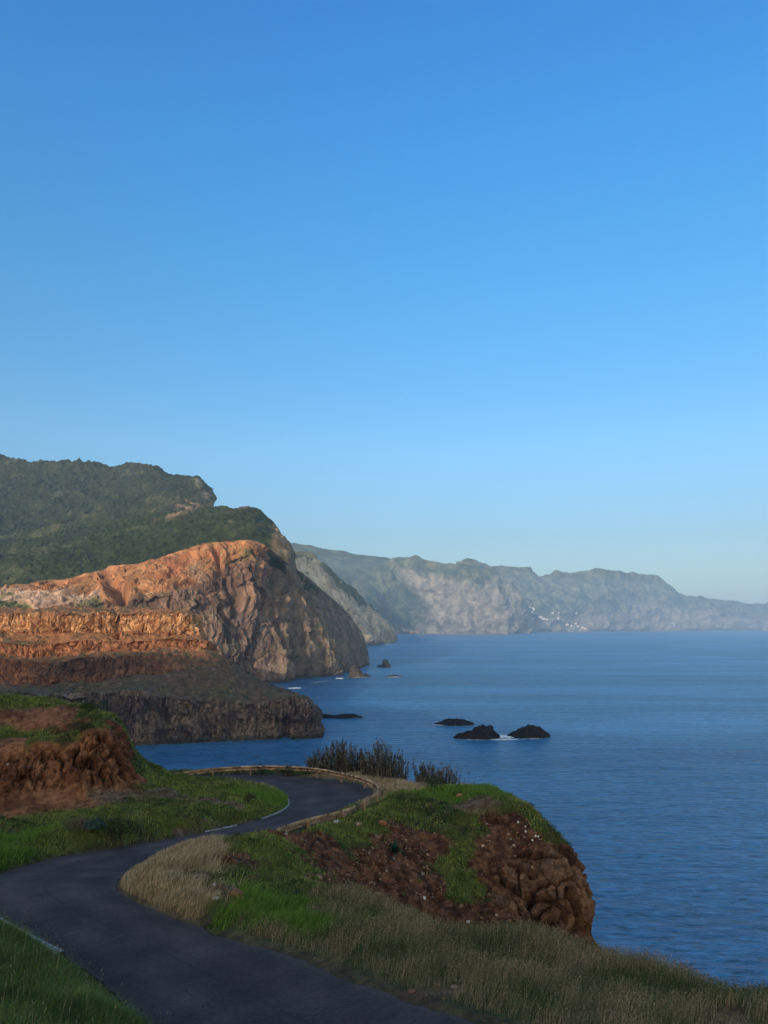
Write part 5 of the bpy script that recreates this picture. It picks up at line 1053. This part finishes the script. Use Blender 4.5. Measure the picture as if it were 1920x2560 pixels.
# ---- surf
def foam_mat():
    m, t, b = newmat('surf'); b.inputs['Base Color'].default_value = (0.82, 0.85, 0.87, 1); b.inputs['Roughness'].default_value = 0.8
    g = N(t, 'ShaderNodeNewGeometry'); n = N(t, 'ShaderNodeTexNoise', i_Scale=0.35, i_Detail=5.0); t.links.new(g.outputs['Position'], n.inputs['Vector'])
    vc = N(t, 'ShaderNodeVertexColor', layer_name='Col'); a = N(t, 'ShaderNodeMath', operation='ADD'); t.links.new(vc.outputs['Color'], a.inputs[0]); t.links.new(n.outputs['Fac'], a.inputs[1])
    mr = N(t, 'ShaderNodeMapRange'); mr.inputs['From Min'].default_value = 0.80; mr.inputs['From Max'].default_value = 0.95; t.links.new(a.outputs[0], mr.inputs['Value']); t.links.new(mr.outputs[0], b.inputs['Alpha'])
    return m
FM = foam_mat(); FV, FQ, FC = [], [], []
def foam(px0, py0, px1, py1, w, dens=0.6, hgt_=0.25):
    a, b = atz(px0, py0, 0), atz(px1, py1, 0); v = b - a; L = np.linalg.norm(v); v = v / L; nn = np.array([-v[1], v[0], 0]); nu, nv = 40, 12
    u = np.linspace(0, 1, nu)[None]; q_ = np.linspace(-1, 1, nv)[:, None]; Wd = w * np.sqrt(np.clip(1 - (2 * u - 1)**2, 0.02, 1))
    G_ = a + v * (u * L)[..., None] + nn * (q_ * Wd)[..., None] + 0 * q_[..., None]; prof = np.clip(1 - q_**2, 0, 1) * np.clip(1 - (2 * u - 1)**4, 0, 1)
    G_[..., 2] = 0.12 + hgt_ * prof * (1 + fbm(G_, 3, 3, 3, 2)); base = sum(len(x) for x in FV)
    FQ.append(grid_quads(nv, nu) + base); FV.append(G_.reshape(-1, 3)); FC.append(np.repeat((prof * dens).reshape(-1, 1), 3, 1))
foam(1232, 1844, 1288, 1842, 12, 0.8, 0.8); foam(1215, 1850, 1310, 1849, 6, 0.62); foam(1130, 1849, 1230, 1851, 2.5, 0.42); foam(1268, 1850, 1386, 1845, 2.5, 0.42)
foam(1075, 1812, 1120, 1815, 4, 0.5); foam(1110, 1817, 1190, 1815, 2, 0.38); foam(860, 1796, 905, 1795, 4, 0.55); foam(715, 1723, 758, 1722, 14, 0.75, 2.0)
foam(838, 1698, 858, 1697, 14, 0.7, 1.5); foam(880, 1695, 920, 1693, 10, 0.55, 0.8); foam(965, 1694, 1008, 1693, 9, 0.6, 0.8); foam(940, 1670, 985, 1670, 8, 0.4); foam(700, 1856, 806, 1853, 1.2, 0.3)
foam(640, 1724, 720, 1718, 6, 0.5); foam(760, 1709, 830, 1702, 6, 0.45); foam(955, 1613, 1000, 1610, 30, 0.55, 1)
for x0, x1, y in [(1000, 1100, 1587.5), (1150, 1250, 1588), (1340, 1480, 1582), (1560, 1700, 1580), (1750, 1900, 1579)]: foam(x0, y, x1, y - 0.3, 45, 0.45, 1)
setp(mesh_obj('surf_foam', np.concatenate(FV), np.concatenate(FQ), mat=FM, col=np.concatenate(FC)), 'stuff')

# ---- the far village
wall_m = simple_mat('white_render', (0.62, 0.60, 0.57), var=0.08, scale=0.2); tile_m = simple_mat('roof_tiles', (0.42, 0.20, 0.13), var=0.2, scale=0.3)
def surf_pick(name, px, py):
    G_, X_, Y_ = SHEETS[name]; X_, Y_ = proj(G_); dd = (X_ - px)**2 + (Y_ - py)**2 + np.where(G_[..., 1] > 16500, 1e6, 0) + (G_[..., 1] - 12000).clip(0) * 0.0002
    return G_.reshape(-1, 3)[np.argmin(dd)]
def house(sheetname, px, py, w, h, dp, group, label):
    p = surf_pick(sheetname, px, py); mb = MB(); w *= 1.15; mb.box((0, 0, h / 2 - 6), (1, 0, 0), (0, 1, 0), (0, 0, 1), w / 2, dp / 2, h / 2 + 6)
    root = mb.build('house', wall_m); root.location = tuple(p + np.array([0, -12, 0])); root.rotation_euler = (0, 0, rng.normal() * 0.35)
    r = MB(); a, b = w / 2 * 1.06, dp / 2 * 1.06; r.add([(-a, -b, h), (a, -b, h), (a, b, h), (-a, b, h), (-a * .6, 0, h * 1.35), (a * .6, 0, h * 1.35)], [(0, 1, 5, 4), (2, 3, 4, 5), (1, 2, 5), (3, 0, 4), (3, 2, 1, 0)]); r.build('roof', tile_m, root)
    return setp(root, None, label, 'house', group)
ga = 'houses of the far village beside the shadowed headland'; la = 'white house in the far seaside village right of the shadowed headland'
for x, y, w in [(1314, 1516, 36), (1322, 1519, 50), (1333, 1521, 36), (1312, 1528, 60), (1327, 1531, 44), (1334, 1525, 34), (1308, 1535, 32), (1331, 1547, 44), (1350, 1543, 60), (1358, 1547, 54), (1366, 1549, 40), (1320, 1543, 30)]:
    house('distant_coast', x, y, w, 17, 26, ga, la)
gb = 'houses low on the far coast'; lb = 'pale house low on the far coast, right of the village'
for x, y, w in [(1395, 1546, 30), (1405, 1549, 34), (1418, 1562, 44), (1428, 1565, 40), (1440, 1560, 34), (1444, 1566, 40), (1455, 1569, 44), (1396, 1533, 30), (1380, 1533, 30), (1430, 1580, 40), (1441, 1533, 26), (1462, 1572, 36)]:
    house('distant_coast', x, y, w, 15, 24, gb, lb)
gc = 'houses on the skyline at the far end of the coast'; lc_ = 'tiny pale house on the skyline of the low far end of the coast'
for x, y, w in [(1868, 1511, 34), (1880, 1512, 34), (1895, 1514, 30), (1850, 1510, 26)]: house('distant_coast', x, y + 2, w, 16, 24, gc, lc_)
gd = 'houses on the dark hillside behind the second headland'; ld_ = 'tiny white house on the dark hillside behind the second headland'
for x, y, w in [(884, 1459, 14), (893, 1461, 16), (901, 1456, 12)]: house('far_headland', x, y, w, 14, 20, gd, ld_)
#%%HAZE
def make_haze():
    m = bpy.data.materials.new('haze_air'); m.use_nodes = True; t = m.node_tree; t.nodes.clear()
    o = t.nodes.new('ShaderNodeOutputMaterial'); v = t.nodes.new('ShaderNodeVolumePrincipled')
    v.inputs['Color'].default_value = HAZE_COL; v.inputs['Density'].default_value = HAZE_D; v.inputs['Anisotropy'].default_value = 0.0
    t.links.new(v.outputs[0], o.inputs['Volume'])
    mb = MB(); mb.box((0, 9000, 1000 / 2 - 9), (1, 0, 0), (0, 1, 0), (0, 0, 1), 25500, 16500, 1020 / 2)
    setp(mb.build('haze', m), 'stuff')
HAZE_COL = (0.46, 0.72, 1.0, 1); HAZE_D = 4.9e-5
make_haze()
